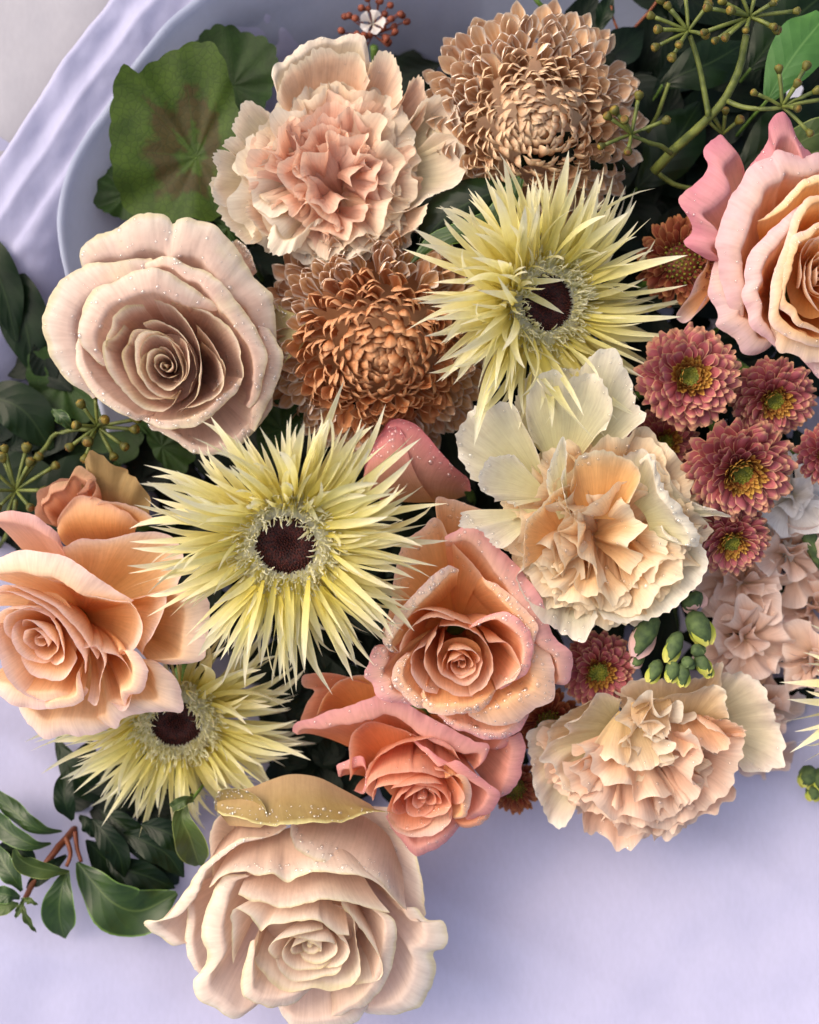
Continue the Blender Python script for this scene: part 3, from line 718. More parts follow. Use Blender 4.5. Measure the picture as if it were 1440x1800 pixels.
c2 = [(45, 640), (60, 618), (100, 615), (150, 650), (190, 720), (140, 740), (90, 720), (55, 690)]
leaf_blob('geranium_leaf', 'dark scalloped leaf left of the blush rose', c2, (110, 670), 4.5, 4.2, L_GER2, group='round geranium leaves', scal=.10, nsc=12)
c2 = [(20, 760), (40, 715), (90, 700), (160, 700), (220, 730), (250, 780), (200, 830), (130, 850), (60, 840), (25, 800)]
leaf_blob('geranium_leaf', 'wide dark scalloped leaf under the ivy berries at the left', c2, (130, 770), 3.4, 3.2, L_GER2, group='round geranium leaves', scal=.08, nsc=14)
c2 = [(232, 745), (255, 755), (265, 790), (300, 830), (330, 825), (340, 790), (310, 760), (270, 740)]
leaf_blob('geranium_leaf', 'scalloped green leaf below the blush rose', c2, (285, 785), 5.2, 5.2, L_GER2, group='round geranium leaves', scal=.12, nsc=10)
c2 = [(450, 760), (470, 715), (500, 700), (530, 715), (535, 760), (500, 800), (460, 800)]
leaf_blob('geranium_leaf', 'green leaf between the blush rose and the tan chrysanthemum', c2, (495, 755), 6.2, 6, L_GER2, group='round geranium leaves', scal=.06, nsc=12)

leaf('ivy_leaf', 'glossy dark ivy leaf above the upper yellow gerbera', [(895, 300), (950, 262), (1010, 262), (1060, 268), (1112, 300)], [3, 24, 36, 30, 4], [7, 9, 9.5, 9.5, 8], L_DARK, group='glossy ivy leaves', arch=.5, fold=.1)
leaf('ivy_leaf', 'glossy black-green ivy leaf between the two tan chrysanthemums', [(900, 330), (850, 345), (800, 370), (760, 405), (735, 440)], [8, 40, 48, 42, 5], [10.5, 10.5, 10.2, 9.8, 9], L_DARK, group='glossy ivy leaves', arch=.55, fold=.1)
leaf('ivy_leaf', 'bright green folded leaf edge left of the upper yellow gerbera', [(912, 312), (893, 350), (862, 388), (800, 410), (760, 425), (722, 463)], [10, 20, 20, 19, 13, 2], [11, 11, 11, 11, 10.8, 10.5], L_MID, group='glossy ivy leaves', arch=.4)
leaf('ivy_leaf', 'dark ivy leaf with a pale midrib under the ivy berries', [(1165, 150), (1200, 130), (1250, 110), (1310, 75)], [8, 40, 44, 4], [6.5, 7, 7, 6], L_DARK, group='glossy ivy leaves', arch=.3)
leaf('ivy_leaf', 'light green leaf at the upper right edge', [(1350, 175), (1375, 130), (1405, 85), (1450, 30)], [10, 42, 50, 20], [9.5, 10, 10, 9], L_LIGHT, group='glossy ivy leaves', arch=.3)
leaf('ivy_leaf', 'deep green leaf in the upper right corner', [(1320, 120), (1360, 70), (1400, 30), (1460, -20)], [10, 50, 55, 20], [6, 6.4, 6.4, 6], L_DARK, group='glossy ivy leaves', arch=.3)
leaf('ivy_leaf', 'broad shaded leaf behind the top of the peach garden rose', [(1300, 300), (1350, 260), (1400, 225), (1470, 200)], [10, 50, 55, 20], [6.5, 7, 7, 6.6], L_DARK, group='glossy ivy leaves', arch=.3)
leaf('ivy_leaf', 'shaded olive leaf between the pink rose tip and the right edge', [(1370, 290), (1400, 255), (1440, 235), (1480, 225)], [6, 26, 30, 20], [9, 9.2, 9.2, 9], L_OLIVE, group='glossy ivy leaves', arch=.3)
leaf('ivy_leaf', 'dark leaf deep under the ivy stem', [(1120, 330), (1160, 290), (1200, 230), (1230, 180)], [8, 46, 50, 5], [4.5, 5, 5, 4.4], L_DARK, group='glossy ivy leaves', arch=.3)
leaf('ivy_leaf', 'upper dark pointed leaf at the left edge', [(-60, 400), (-20, 450), (10, 520), (28, 600)], [10, 36, 34, 4], [5, 5.4, 5.2, 4.6], L_DARK, group='glossy ivy leaves', arch=.2)
leaf('ivy_leaf', 'long dark leaf at the left edge beside the blush rose', [(5, 450), (25, 510), (45, 570), (60, 655)], [6, 40, 46, 8], [4.2, 4.6, 4.6, 4], L_DARK, group='glossy ivy leaves', arch=.2)
leaf('ivy_leaf', 'dark leaf at the left edge just above the ivy berries', [(-40, 700), (10, 705), (50, 730), (90, 790)], [8, 40, 44, 6], [4.4, 5, 5, 4.4], L_DARK, group='glossy ivy leaves', arch=.2)
leaf('ivy_leaf', 'dark leaf behind the small wilted rose', [(60, 960), (90, 900), (130, 850), (200, 800)], [8, 46, 50, 6], [4.4, 4.8, 4.8, 4.4], L_DARK, group='glossy ivy leaves', arch=.2)
leaf('ivy_leaf', 'shaded leaf under the left ivy berry cluster', [(-60, 860), (0, 850), (60, 870), (110, 920)], [8, 60, 60, 6], [4.2, 4.6, 4.6, 4.2], L_DARK, group='glossy ivy leaves', arch=.2)
leaf('ivy_leaf', 'dark leaf poking out left of the lowest gerbera', [(100, 1300), (120, 1340), (150, 1380), (200, 1400)], [4, 22, 26, 10], [4, 4.4, 4.4, 4], L_DARK, group='glossy ivy leaves', arch=.2)

def ivy(name, label, loc_px, z): return thing(name, label, 'ivy', W(*loc_px, z), 'ivy sprigs with berries'), W(*loc_px, z)
iv, ib = ivy('ivy_sprig', 'forked ivy branch with many berry clusters at the upper right', (1170, 300), 6.)
branch(iv, ib, [(1150, 300), (1180, 268), (1220, 232), (1258, 195), (1283, 160), (1302, 110), (1312, 60)], [8, 9.5, 11, 12, 13], .27, .17)
branch(iv, ib, [(1245, 205), (1237, 150), (1228, 110), (1213, 62)], [11, 11.5, 12.], .15, .12)
branch(iv, ib, [(1180, 270), (1165, 258), (1140, 250), (1112, 238)], [9.5, 10.5, 11], .13, .1)
branch(iv, ib, [(1280, 177), (1310, 190), (1345, 192), (1375, 188)], [12, 12.8, 13.2], .13, .1)
branch(iv, ib, [(1245, 212), (1262, 228), (1270, 236)], [10, 9.5], .09, .08)
branch(iv, ib, [(1140, 232), (1160, 190), (1177, 146)], [7.5, 8.5, 9], .12, .1)
branch(iv, ib, [(1150, 300), (1190, 325), (1250, 330), (1300, 300)], [7, 6.4, 6], .14, .1)
for c, z, lst in (((1318, 30), 13.2, [(1243, 55), (1262, 68), (1280, 62), (1290, 20), (1275, 5), (1300, -15), (1330, -20), (1355, 8), (1360, 50), (1395, 20), (1375, -5), (1312, 50), (1355, 45), (1250, 15)]),
                  ((1210, 55), 12., [(1150, 30), (1163, 52), (1158, 80), (1196, 75), (1185, 95), (1235, 60), (1178, 15), (1205, -8), (1166, 5), (1240, 15)]),
                  ((1110, 236), 11., [(1073, 208), (1062, 255), (1100, 215), (1122, 175), (1165, 214), (1085, 200), (1105, 262)]),
                  ((1375, 187), 13.2, [(1330, 165), (1370, 128), (1398, 152), (1414, 122), (1430, 162), (1420, 230), (1398, 190), (1445, 175)]),
                  ((1270, 236), 9.5, [(1255, 205), (1275, 200), (1295, 215)])):
    cen, b = umbel_px(c, z, lst); umbel(iv, ib, cen, b, .21 if z > 12.5 else .23)
iv, ib = ivy('ivy_sprig', 'ivy sprig with yellow-green berries under the blush rose', (70, 780), 6.)
branch(iv, ib, [(55, 812), (78, 790), (95, 765), (125, 757), (160, 755)], [6, 7, 7.4], .14, .1)
cen, b = umbel_px((172, 750), 7.8, [(147, 716), (141, 748), (181, 741), (158, 771), (128, 782), (197, 797), (214, 781), (235, 738), (230, 754), (168, 700), (152, 800)]); umbel(iv, ib, cen, b, .27)
leaf('leaf', '', [(92, 720), (110, 735), (128, 755)], [2, 13, 3], [8, 8.4, 8], L_MID, parent=iv, pbase=ib)
iv, ib = ivy('ivy_sprig', 'ivy berry cluster at the left edge above the peach rose', (28, 868), 6.)
branch(iv, ib, [(28, 880), (20, 920), (0, 960)], [6.6, 5, 3], .12, .13)
cen, b = umbel_px((28, 862), 7.2, [(8, 812), (45, 795), (50, 818), (64, 809), (92, 822), (-5, 862), (0, 890), (50, 888), (12, 905), (72, 862), (-8, 830), (10, 795)]); umbel(iv, ib, cen, b, .27)

# branch of privet at the lower left
pv = thing('privet_branch', 'leafy branch with a reddish stem at the lower left', 'branch', W(110, 1500, 4)); pb = W(110, 1500, 4)
M_RED = plain_mat('reddish_stem', '5a2a18', '7a4426', 120, .5)
t4 = T(0, 1130, 2.571)
def bl(mid, half, zs, mat=L_MID, **k): leaf('leaf', '', [t4(p) for p in mid], [h/2.571 for h in half], [z+1.1 for z in zs], mat, parent=pv, pbase=pb, **k)
branch(pv, pb, [t4(p) for p in [(420, 760), (330, 850), (260, 930), (200, 1010), (150, 1090), (110, 1160)]], [1.5, 5.6, 6.1, 6.1], .22, .15, M_RED)
branch(pv, pb, [t4(p) for p in [(300, 880), (320, 950), (300, 1010)]], [5.6, 6.1], .14, .1, M_RED)
branch(pv, pb, [t4(p) for p in [(340, 850), (350, 930), (370, 990)]], [5.2, 5.8], .14, .1, M_RED)
bl([(280, 850), (200, 850), (120, 810), (50, 750), (-40, 670)], [4, 30, 42, 42, 20], [4.5, 5.2, 5.4, 5, 4.8], L_MID, arch=.5)
bl([(230, 905), (160, 915), (80, 880), (10, 830), (-60, 740)], [4, 34, 50, 50, 20], [5, 5.6, 5.6, 5.2, 5], L_MID)
bl([(310, 1030), (240, 1030), (150, 1010), (90, 975), (65, 930)], [4, 32, 46, 42, 6], [5.4, 6, 6.3, 6.6, 7], L_OLIVE, fold=.6)
bl([(305, 1030), (280, 1110), (268, 1220), (290, 1335)], [10, 70, 82, 8], [5.2, 5.8, 5.6, 4.6], L_MID)
bl([(350, 990), (420, 1080), (520, 1180), (640, 1210), (800, 1130)], [8, 80, 120, 105, 12], [4.8, 5.0, 5.2, 4.8, 4.5], L_MID, fold=.35, ripple=.2)
bl([(390, 890), (450, 950), (540, 1040), (620, 1110)], [6, 70, 70, 6], [4, 3.8, 3.5, 3], L_DARK)
bl([(600, 900), (680, 960), (760, 1040), (800, 1120)], [6, 60, 60, 6], [3.4, 3.2, 3., 2.6], L_DARK)
bl([(100, 1120), (60, 1060), (20, 1000), (-30, 900)], [6, 46, 44, 10], [5.5, 5.8, 5.6, 5], L_MID)
bl([(90, 1150), (40, 1140), (-20, 1130)], [8, 44, 30], [5.8, 6.2, 6], L_MID)
bl([(85, 1180), (30, 1190), (-30, 1200)], [8, 40, 30], [5.4, 5.5, 5.2], L_OLIVE)
bl([(100, 1180), (120, 1240), (165, 1310)], [8, 18, 2], [6, 6.2, 6], L_OLIVE, fold=.6)
bl([(100, 1160), (140, 1165), (172, 1185)], [8, 16, 2], [6.2, 6.5, 6.4], L_OLIVE, fold=.6)
bl([(110, 1160), (90, 1200), (70, 1245)], [6, 16, 2], [6.2, 6.6, 6.4], L_OLIVE, fold=.6)
for mid_, hw_, z_ in (([(420, 800), (480, 870), (540, 960), (560, 1060)], 62, 4.6), ([(460, 760), (560, 830), (650, 930), (700, 1010)], 66, 4.2), ([(330, 800), (300, 740), (290, 660), (310, 560)], 50, 4.4), ([(560, 860), (660, 900), (760, 960), (830, 1060)], 70, 4.8),
                      ([(640, 820), (740, 850), (820, 900), (880, 980)], 66, 5.4), ([(480, 960), (560, 1020), (680, 1060), (790, 1110)], 70, 4.0), ([(300, 960), (250, 1000), (180, 1060), (120, 1110)], 36, 4.8), ([(160, 1000), (120, 960), (60, 930), (-20, 930)], 46, 4.6)):
    bl(mid_, [6, hw_*.85, hw_, hw_*.75, 6], [z_, z_+.5, z_+.4, z_], L_DARK)
bl([(360, 780), (400, 820), (440, 880)], [6, 40, 10], [4, 4.2, 4], L_DARK)
leaf('eucalyptus_leaf', 'olive leaf standing between the lowest gerbera and the cream rose', [t4(p) for p in [(830, 735), (825, 800), (860, 880), (900, 1005)]], [8, 24, 30, 8], [8.8, 9, 8.6, 7.2], L_OLIVE, fold=.5)
leaf('eucalyptus_leaf', 'small rounded leaf tip under the lowest gerbera', [t4(p) for p in [(872, 705), (830, 715), (775, 745)]], [5, 11, 8], [9.2, 9.6, 9.4], L_OLIVE, fold=.3)

# ================================================================== roses
def rose_mat(name, stops, **k):
    k = dict(dict(trans=.42, rough=.55, spec=.22, vein=.16, var=.06, fine=.35, sheen=.05, speck=.45), **k); return petal_mat(name, stops, **k)
RG = 'garden roses'
m_blush = rose_mat('blush_petal', [(0, 'deb5a0'), (.45, 'e3bfad'), (.8, 'e8cdbc'), (.93, 'efe1d0'), (1, 'e6dab6')], blotch='e6dfb4', blotch_amt=.55)
t = T(0, 350, 2.571)
f = Flower('rose', 'blush pink rose with an open spiral centre at the left', 'rose', (290, 620), 12.2, 6.2, (.04, -.02), RG)
petal(f, t, [(690, 1000), (675, 1030), (760, 1075), (860, 1135), (960, 1165), (1060, 1130), (1150, 1050), (1215, 950), (1230, 880)], m_blush, z=-2.2, flare=.5, lift=.3)
petal(f, t, [(1150, 540), (1195, 560), (1250, 640), (1275, 740), (1245, 860), (1200, 950), (1140, 1050)], m_blush, z=-1.5, flare=.7, lift=.4)
petal(f, t, [(400, 900), (335, 850), (270, 780), (220, 690), (200, 590), (215, 480), (270, 380), (370, 310), (480, 278), (600, 262), (680, 262)], m_blush, z=[-1.7, -1.5, -1.3, -1.2, -1.2, -1.0, -.8], flare=1.6, lift=.75, kp=.9)
petal(f, t, [(365, 300), (368, 225), (440, 160), (510, 140), (590, 80), (680, 65), (745, 78), (775, 120), (800, 98), (870, 95), (960, 110), (1040, 190), (1110, 300), (1180, 370), (1225, 420), (1240, 520), (1250, 640)], m_blush, z=[-1.6, -1.5, -1.3, -1.1, -1.3, -1.6], flare=1.9, lift=.8, kp=.9, ruf=.12)
petal(f, t, [(630, 300), (700, 262), (760, 248), (850, 285), (930, 310), (1000, 370), (1060, 450), (1130, 535), (1185, 630), (1208, 720), (1200, 820), (1170, 900), (1130, 945)], m_blush, z=[-.8, -.5, -.4, -.4, -.6, -1.], flare=.85, lift=.45, kp=.9)
petal(f, t, [(1000, 485), (900, 418), (820, 360), (740, 325), (680, 316), (590, 330), (500, 370), (430, 410), (380, 480), (353, 570), (362, 640), (395, 700), (450, 750)], m_blush, z=[-.3, -.1, 0, 0, -.2, -.4, -.7], flare=1.25, lift=.6, kp=.9)
petal(f, t, [(365, 600), (345, 660), (350, 750), (390, 830), (450, 900), (520, 960), (600, 1000), (680, 985)], m_blush, z=[-.7, -.8, -.8, -.9, -1], flare=.5, lift=.3)
petal(f, t, [(640, 990), (690, 1012), (760, 1032), (860, 1030), (950, 990), (1010, 940), (1065, 870), (1085, 810)], m_blush, z=[-.8, -.8, -.8, -.6, -.5], flare=.45, lift=.25)
petal(f, t, [(760, 460), (860, 470), (950, 500), (1040, 590), (1090, 700), (1110, 790), (1090, 835)], m_blush, z=[-.2, -.1, 0, -.1, -.3], flare=.2, lift=.15)
petal(f, t, [(540, 560), (500, 620), (470, 650), (475, 740), (530, 830), (600, 920), (680, 960), (760, 950), (810, 860)], m_blush, z=[-.1, 0, 0, -.1, -.2], flare=.35, lift=.2)
petal(f, t, [(640, 470), (560, 490), (510, 530), (500, 570), (480, 640), (470, 690)], m_blush, z=[.1, .1, 0, 0], flare=.4, lift=.2)
petal(f, t, [(885, 560), (960, 640), (1012, 740), (1022, 805), (965, 870)], m_blush, z=-.15)
petal(f, t, [(900, 640), (985, 710), (1010, 800), (985, 880), (900, 930), (800, 960)], m_blush, z=-.2)
petal(f, t, [(640, 560), (720, 550), (810, 590), (870, 680), (885, 780), (850, 870)], m_blush, z=-.1)
petal(f, t, [(575, 640), (558, 720), (595, 830), (660, 895), (750, 905), (805, 865)], m_blush, z=-.35, flare=.15, lift=.1)
petal(f, t, [(562, 655), (615, 603), (700, 603), (765, 640), (805, 705), (818, 785), (790, 850)], m_blush, z=-.25, flare=.15, lift=.1)
petal(f, t, [(690, 450), (780, 480), (850, 560), (905, 680), (910, 780), (885, 900), (800, 960)], m_blush, z=[0, .1, .1, 0, -.2], flare=.25, lift=.15)
heart(f, (288, 641), m_blush, 12, .10, 1.6, -.3, -.1, (.9, 1.1), .5, (-.05, .1), w0=230, w1=130, flare1=.3, depth=3.2, seed=.6)
rim = [(1240, 470), (1290, 490), (1400, 560), (1390, 640), (1340, 700), (1275, 745)]
m_green = rose_mat('greenish_petal', [(0, 'c9b98a'), (.6, 'd8d29a'), (1, 'cfc27e')])
petal(f, t, rim, m_green, z=-2.2, base=[(1150, 560, -3.2), (1180, 690, -3.2)], ruf=.25, pleat=.12, pf=1.5)
petal(f, t, [(1040, 200), (1080, 190), (1130, 240), (1155, 320)], m_blush, z=-2, base=[(1000, 300, -3), (1080, 400, -3)])
droplets(f, 399, .05, 0.166)

m_cream = rose_mat('cream_petal', [(0, 'd8b49c'), (.4, 'e0c1ac'), (.75, 'e8d2c1'), (.93, 'f1e5d3'), (1, 'e8dcb6')], blotch='e4d6ae', blotch_amt=.4)
m_brown = rose_mat('browned_petal', [(0, 'bfa27a'), (.5, 'a48c58'), (.9, '96804a'), (1, 'd0c88c')], blotch='8a6a34', blotch_amt=.8, trans=.2)
t = T(240, 1350, 2.571)
f = Flower('rose', 'cream rose with browned outer petals at the bottom', 'rose', (540, 1665), 12.2, 6.0, (0, -.35), RG)
f.base = f.base+np.array([0, 1.5, 0]); f.o.location = f.base*.01
petal(f, t, [(1160, 190), (1200, 270), (1250, 330), (1280, 450), (1295, 560), (1312, 670), (1260, 720)], m_cream, z=-2.6, base=[(900, 200, -5), (950, 500, -5)], roll=.1)
petal(f, t, [(1210, 655), (1260, 635), (1310, 690), (1380, 700), (1400, 770), (1385, 815), (1335, 840), (1350, 920), (1300, 1050), (1230, 1110), (1130, 1125), (1020, 1110)], m_cream, z=[-1.6, -1.6, -1.8, -2, -2.2], flare=1.3, lift=.6)
petal(f, t, [(630, 1080), (665, 1130), (720, 1180), (850, 1190), (960, 1160), (1050, 1090)], m_cream, z=-1.7, flare=.9, lift=.4)
petal(f, t, [(220, 560), (222, 660), (215, 760), (235, 860), (270, 930), (330, 960)], m_cream, z=-1.6, flare=.5, lift=.3)
petal(f, t, [(690, 262), (600, 308), (480, 322), (400, 375), (300, 450), (220, 545), (180, 600), (130, 660), (40, 690), (55, 735), (95, 765), (150, 812), (215, 795), (240, 720)], m_cream, z=[-1.2, -1., -.8, -.9, -1.3, -1.6, -1.5, -1.4], base=[(560, 150, -4.5), (420, 300, -4.5), (420, 600, -4.5)], flare=.9, lift=.45, ruf=.14)
petal(f, t, [(345, 560), (330, 330), (370, 210), (480, 190), (620, 210), (690, 262)], m_cream, z=[-1.8, -1.5, -1.2, -1.1, -1.1], base=[(500, 420, -4), (620, 350, -4)], kp=1.)
petal(f, t, [(700, 262), (705, 320), (740, 375), (840, 440), (930, 475), (1040, 490), (1120, 540), (1225, 650)], m_cream, z=[-.9, -.7, -.5, -.4, -.4, -.6, -.9], base=[(740, 160, -3.2), (960, 150, -3.2), (1150, 260, -3.4), (1180, 420, -3.4)], kp=.55, ka=.75, roll=.25, drop=.15, wav=.22)
petal(f, t, [(320, 540), (400, 490), (490, 470), (560, 488), (605, 482), (640, 500), (680, 528), (740, 500), (820, 465), (900, 470), (1000, 478), (1080, 512), (1150, 580), (1218, 655)], m_cream, z=[-.6, -.3, 0, 0, -.1, 0, 0, -.3, -.7], base=[(480, 300, -2.6), (700, 230, -2.6), (950, 260, -2.6)], kp=.6, ka=.7, roll=.2, ruf=.1, drop=.2)
petal(f, t, [(455, 575), (560, 612), (650, 632), (740, 620), (830, 600), (870, 600), (950, 612), (1050, 640), (1145, 665)], m_cream, z=[0, .2, .25, .2, .2, .2, 0, -.2], base=[(560, 400, -2.4), (760, 380, -2.4), (950, 400, -2.4)], kp=.6, ka=.75, roll=.15, drop=.2)
petal(f, t, [(430, 890), (430, 780), (440, 640), (520, 680), (560, 730), (600, 700), (700, 690), (800, 682), (850, 705), (910, 745), (965, 765)], m_cream, z=[-.4, -.1, .1, .3, .4, .4, .35, .2], base=[(600, 560, -2.2), (760, 500, -2.2), (900, 560, -2.2)], kp=.7, ka=.7, roll=.1, ruf=.1, drop=.15)
petal(f, t, [(480, 490), (395, 495), (335, 570), (305, 660), (300, 760), (318, 850), (285, 920), (255, 975), (280, 1040), (350, 1100), (440, 1140), (510, 1110), (560, 1080)], m_cream, z=[-.5, -.6, -.6, -.7, -.8, -.9, -1, -1.1, -1.2], flare=1.1, lift=.5, ruf=.12)
petal(f, t, [(510, 800), (480, 880), (470, 950), (495, 1045), (560, 1082), (650, 1082), (740, 1050), (810, 1010)], m_cream, z=[-.1, -.2, -.3, -.4, -.4], flare=.9, lift=.45)
petal(f, t, [(1070, 640), (1160, 690), (1172, 790), (1150, 900), (1110, 1000), (1050, 1070), (960, 1110), (880, 1150)], m_cream, z=[-.5, -.6, -.7, -.8, -.9], flare=.7, lift=.35)
petal(f, t, [(925, 625), (990, 690), (1050, 780), (1110, 885), (1095, 960), (1000, 985), (960, 960)], m_cream, z=[.2, .1, 0, -.2, -.3], flare=.35, lift=.2)
petal(f, t, [(530, 780), (525, 860), (580, 940), (680, 1010), (790, 1005), (900, 1010), (985, 965), (1005, 870), (985, 700), (940, 650)], m_cream, z=[.2, .1, 0, -.1, -.1, 0, .2], flare=.4, lift=.25)
heart(f, (545, 1668), m_cream, 10, .14, 1.85, -.15, .35, (1.25, .75), 0, (-.05, -.15), w0=220, w1=150, flare1=.28, depth=2.6, ruf=.1, seed=2.)
petal(f, t, [(360, 195), (430, 222), (520, 248), (600, 266), (700, 252), (800, 242), (930, 240), (1010, 218), (1090, 205), (1175, 215)], m_brown, z=[-.9, -.4, -.2, -.1, -.1, -.3, -.6, -1], base=[(370, 100, -2.), (500, 92, -1.6), (600, 55, -1.8), (700, 28, -2.), (820, 42, -2.), (930, 95, -2.), (1060, 165, -2.)], bw=.0, kp=.2, ka=.9, roll=.3, ruf=.1, wav=.25, drop=.1)
petal(f, t, [(350, 195), (360, 130), (400, 95), (480, 95), (560, 150), (600, 262)], m_brown, z=[-1.2, -.8, -.6, -.4, -.1, .1], base=[(420, 260, -2.2), (560, 270, -1.4)], bw=.0, wav=.1)
droplets(f, 251, .05, 0.155, region=(330, 1370, 700, 1560))

m_peach = rose_mat('peach_petal', [(0, 'f0a658'), (.35, 'f7c084'), (.65, 'fad4aa'), (.88, 'fae0cc'), (1, 'f8ddd4')])
t = T(0, 680, 2.571)
f = Flower('rose', 'large peach rose cut by the left edge', 'rose', (70, 1130), 13.4, 6.2, (-.05, -.12), RG)
petal(f, t, [(-60, 590), (0, 568), (60, 560), (150, 580), (210, 620), (262, 670), (278, 725)], rose_mat('pink_peach_petal', [(0, 'e0985a'), (.5, 'e8ae92'), (1, 'e9b9b4')]), z=-1.4, flare=.6, lift=.3)
petal(f, t, [(240, 720), (280, 712), (340, 692), (460, 690), (560, 662), (700, 655), (800, 690), (830, 800), (790, 930)], m_peach, z=[-1.8, -1.6, -1.4, -1.4, -1.6, -2], flare=.35, lift=.2, kp=.7)
petal(f, t, [(720, 940), (860, 890), (940, 960), (940, 1090), (930, 1225), (860, 1245), (760, 1250), (680, 1245)], m_peach, z=-2.1, flare=1.2, lift=.4, kp=.8)
petal(f, t, [(640, 1240), (700, 1245), (770, 1290), (818, 1355), (820, 1460), (770, 1472), (660, 1480), (560, 1500), (530, 1542), (440, 1525)], m_peach, z=-1.6, flare=1.3, lift=.5, ruf=.15)
petal(f, t, [(540, 1540), (440, 1560), (330, 1580), (215, 1592), (150, 1540), (100, 1490), (65, 1440)], m_peach, z=-2., flare=1., lift=.4, ruf=.12)
petal(f, t, [(610, 960), (680, 945), (755, 925), (740, 1020), (690, 1120), (640, 1215)], m_peach, z=[-.9, -.8, -.8, -.9, -1.2], flare=.1, lift=.1, kp=.6)
petal(f, t, [(-120, 830), (0, 765), (80, 738), (160, 743), (280, 760), (380, 820), (460, 880), (530, 920), (600, 972)], m_peach, z=[-.7, -.5, -.4, -.3, -.4, -.6, -.8], flare=1.15, lift=.5)
petal(f, t, [(200, 878), (300, 900), (400, 940), (500, 960), (600, 980), (640, 1080), (600, 1180), (545, 1222)], m_peach, z=[-.3, -.2, -.3, -.4, -.5, -.5, -.5], flare=.25, lift=.2, kp=.7)
petal(f, t, [(545, 1215), (580, 1190), (625, 1198), (662, 1260), (672, 1320), (645, 1385), (590, 1400), (560, 1450)], m_peach, z=[-.6, -.5, -.4, -.5, -.7], flare=.7, lift=.35)
petal(f, t, [(400, 1180), (480, 1200), (535, 1222), (590, 1300), (595, 1400), (560, 1460), (480, 1430)], m_peach, z=[-.2, -.3, -.4, -.6, -.7], flare=.3, lift=.2)
petal(f, t, [(360, 1180), (440, 1180), (480, 1260), (455, 1350), (440, 1440), (390, 1420)], m_peach, z=[0, 0, -.2, -.3], flare=.2, lift=.2)
petal(f, t, [(-100, 1340), (0, 1392), (80, 1440), (200, 1452), (300, 1440), (370, 1425), (390, 1380)], m_peach, z=-.7, flare=.9, lift=.4)
petal(f, t, [(180, 1420), (210, 1450), (290, 1452), (370, 1425), (378, 1360), (360, 1290)], m_peach, z=-.35, flare=.5, lift=.25)
petal(f, t, [(-60, 930), (30, 900), (130, 930), (240, 990), (340, 1080), (400, 1180), (430, 1240)], m_peach, z=[-.2, 0, .1, .1, 0], flare=.3, lift=.2)
petal(f, t, [(-120, 1000), (-60, 930), (30, 920), (130, 960), (220, 1010), (300, 1100), (370, 1210), (370, 1300)], m_peach, z=[-.2, 0, .1, .1, 0], flare=.25, lift=.2)
petal(f, t, [(-100, 1250), (-90, 1120), (0, 1010), (70, 1000), (160, 1010), (230, 1060)], m_peach, z=0, flare=.4, lift=.2)
petal(f, t, [(-40, 1080), (-20, 1200), (30, 1290), (100, 1380), (180, 1420), (260, 1400)], m_peach, z=-.1, flare=.4, lift=.2)
heart(f, (62, 1130), m_peach, 10, .14, 1.75, -.7, .1, (.85, 1.2), .75, (0, 0), w0=200, w1=120, flare1=.25, depth=3.2, seed=1.2)

m_orange = rose_mat('orange_peach_petal', [(0, 'ee9c50'), (.4, 'f5b476'), (.7, 'f8c698'), (.9, 'f8d2b4'), (1, 'f8d6c4')])
m_pinkedge = rose_mat('pink_lipped_petal', [(0, 'ec9c54'), (.45, 'f2b286'), (.7, 'f4c0a8'), (.88, 'f4bcb4'), (1, 'f4b4b6')])
t = T(500, 700, 2.571)
f = Flower('rose', 'peach orange rose with dew beneath the central gerbera', 'rose', (812, 1160), 12.6, 6.4, (.02, -.2), RG)
petal(f, t, [(690, 1440), (760, 1500), (830, 1520), (900, 1550), (1000, 1545), (1080, 1480), (1120, 1400)], m_pinkedge, z=-1.8, flare=.6, lift=.3)
petal(f, t, [(430, 1060), (480, 900), (510, 780), (540, 650), (620, 585), (690, 545), (745, 625), (830, 720), (900, 810)], m_orange, z=[-1.6, -1.4, -1.3, -1.3, -1.3, -1.2, -1.0], zb=-5, flare=.2, lift=.1, kp=.75, drop=.2)
petal(f, t, [(720, 640), (690, 540), (682, 455), (740, 460), (850, 490), (950, 520), (1010, 560)], m_orange, z=-2., zb=-5.5, kp=.8, drop=.3)
petal(f, t, [(725, 628), (775, 598), (830, 575), (900, 605), (990, 690), (1090, 795), (1150, 890), (1185, 1000), (1240, 1090), (1305, 1165), (1300, 1240), (1275, 1295), (1225, 1290)], m_pinkedge, z=[-.9, -.7, -.7, -.8, -1., -1.2, -1.4], zb=-5, flare=1.1, lift=.55, kp=.85)
petal(f, t, [(490, 1155), (430, 1115), (395, 1140), (385, 1200), (360, 1250), (400, 1290), (415, 1340), (470, 1375), (540, 1395), (620, 1400)], m_pinkedge, z=[-1, -1.1, -1.2, -1.2, -1.2], flare=.9, lift=.4, ruf=.2)
petal(f, t, [(830, 1440), (900, 1465), (980, 1472), (1060, 1458), (1150, 1400), (1222, 1350), (1215, 1240), (1185, 1120), (1130, 1020)], m_orange, z=[-1., -1., -1, -1, -.9], flare=1.3, lift=.5)
petal(f, t, [(900, 800), (915, 825), (1000, 880), (1080, 955), (1140, 1030), (1135, 1120), (1110, 1200), (1060, 1265)], m_orange, z=[-.7, -.6, -.4, -.4, -.6], flare=.55, lift=.3)
petal(f, t, [(490, 1150), (468, 1140), (446, 1095), (458, 1045), (495, 975), (545, 910), (605, 855), (680, 795), (740, 758), (790, 768)], m_peach, z=[-.6, -.5, -.4, -.4, -.4, -.6], flare=.6, lift=.35)
petal(f, t, [(505, 1060), (540, 1000), (590, 965), (650, 955), (720, 970), (790, 1005), (850, 1025)], m_orange, z=[-.3, -.1, 0, 0, -.1], flare=.3, lift=.2)
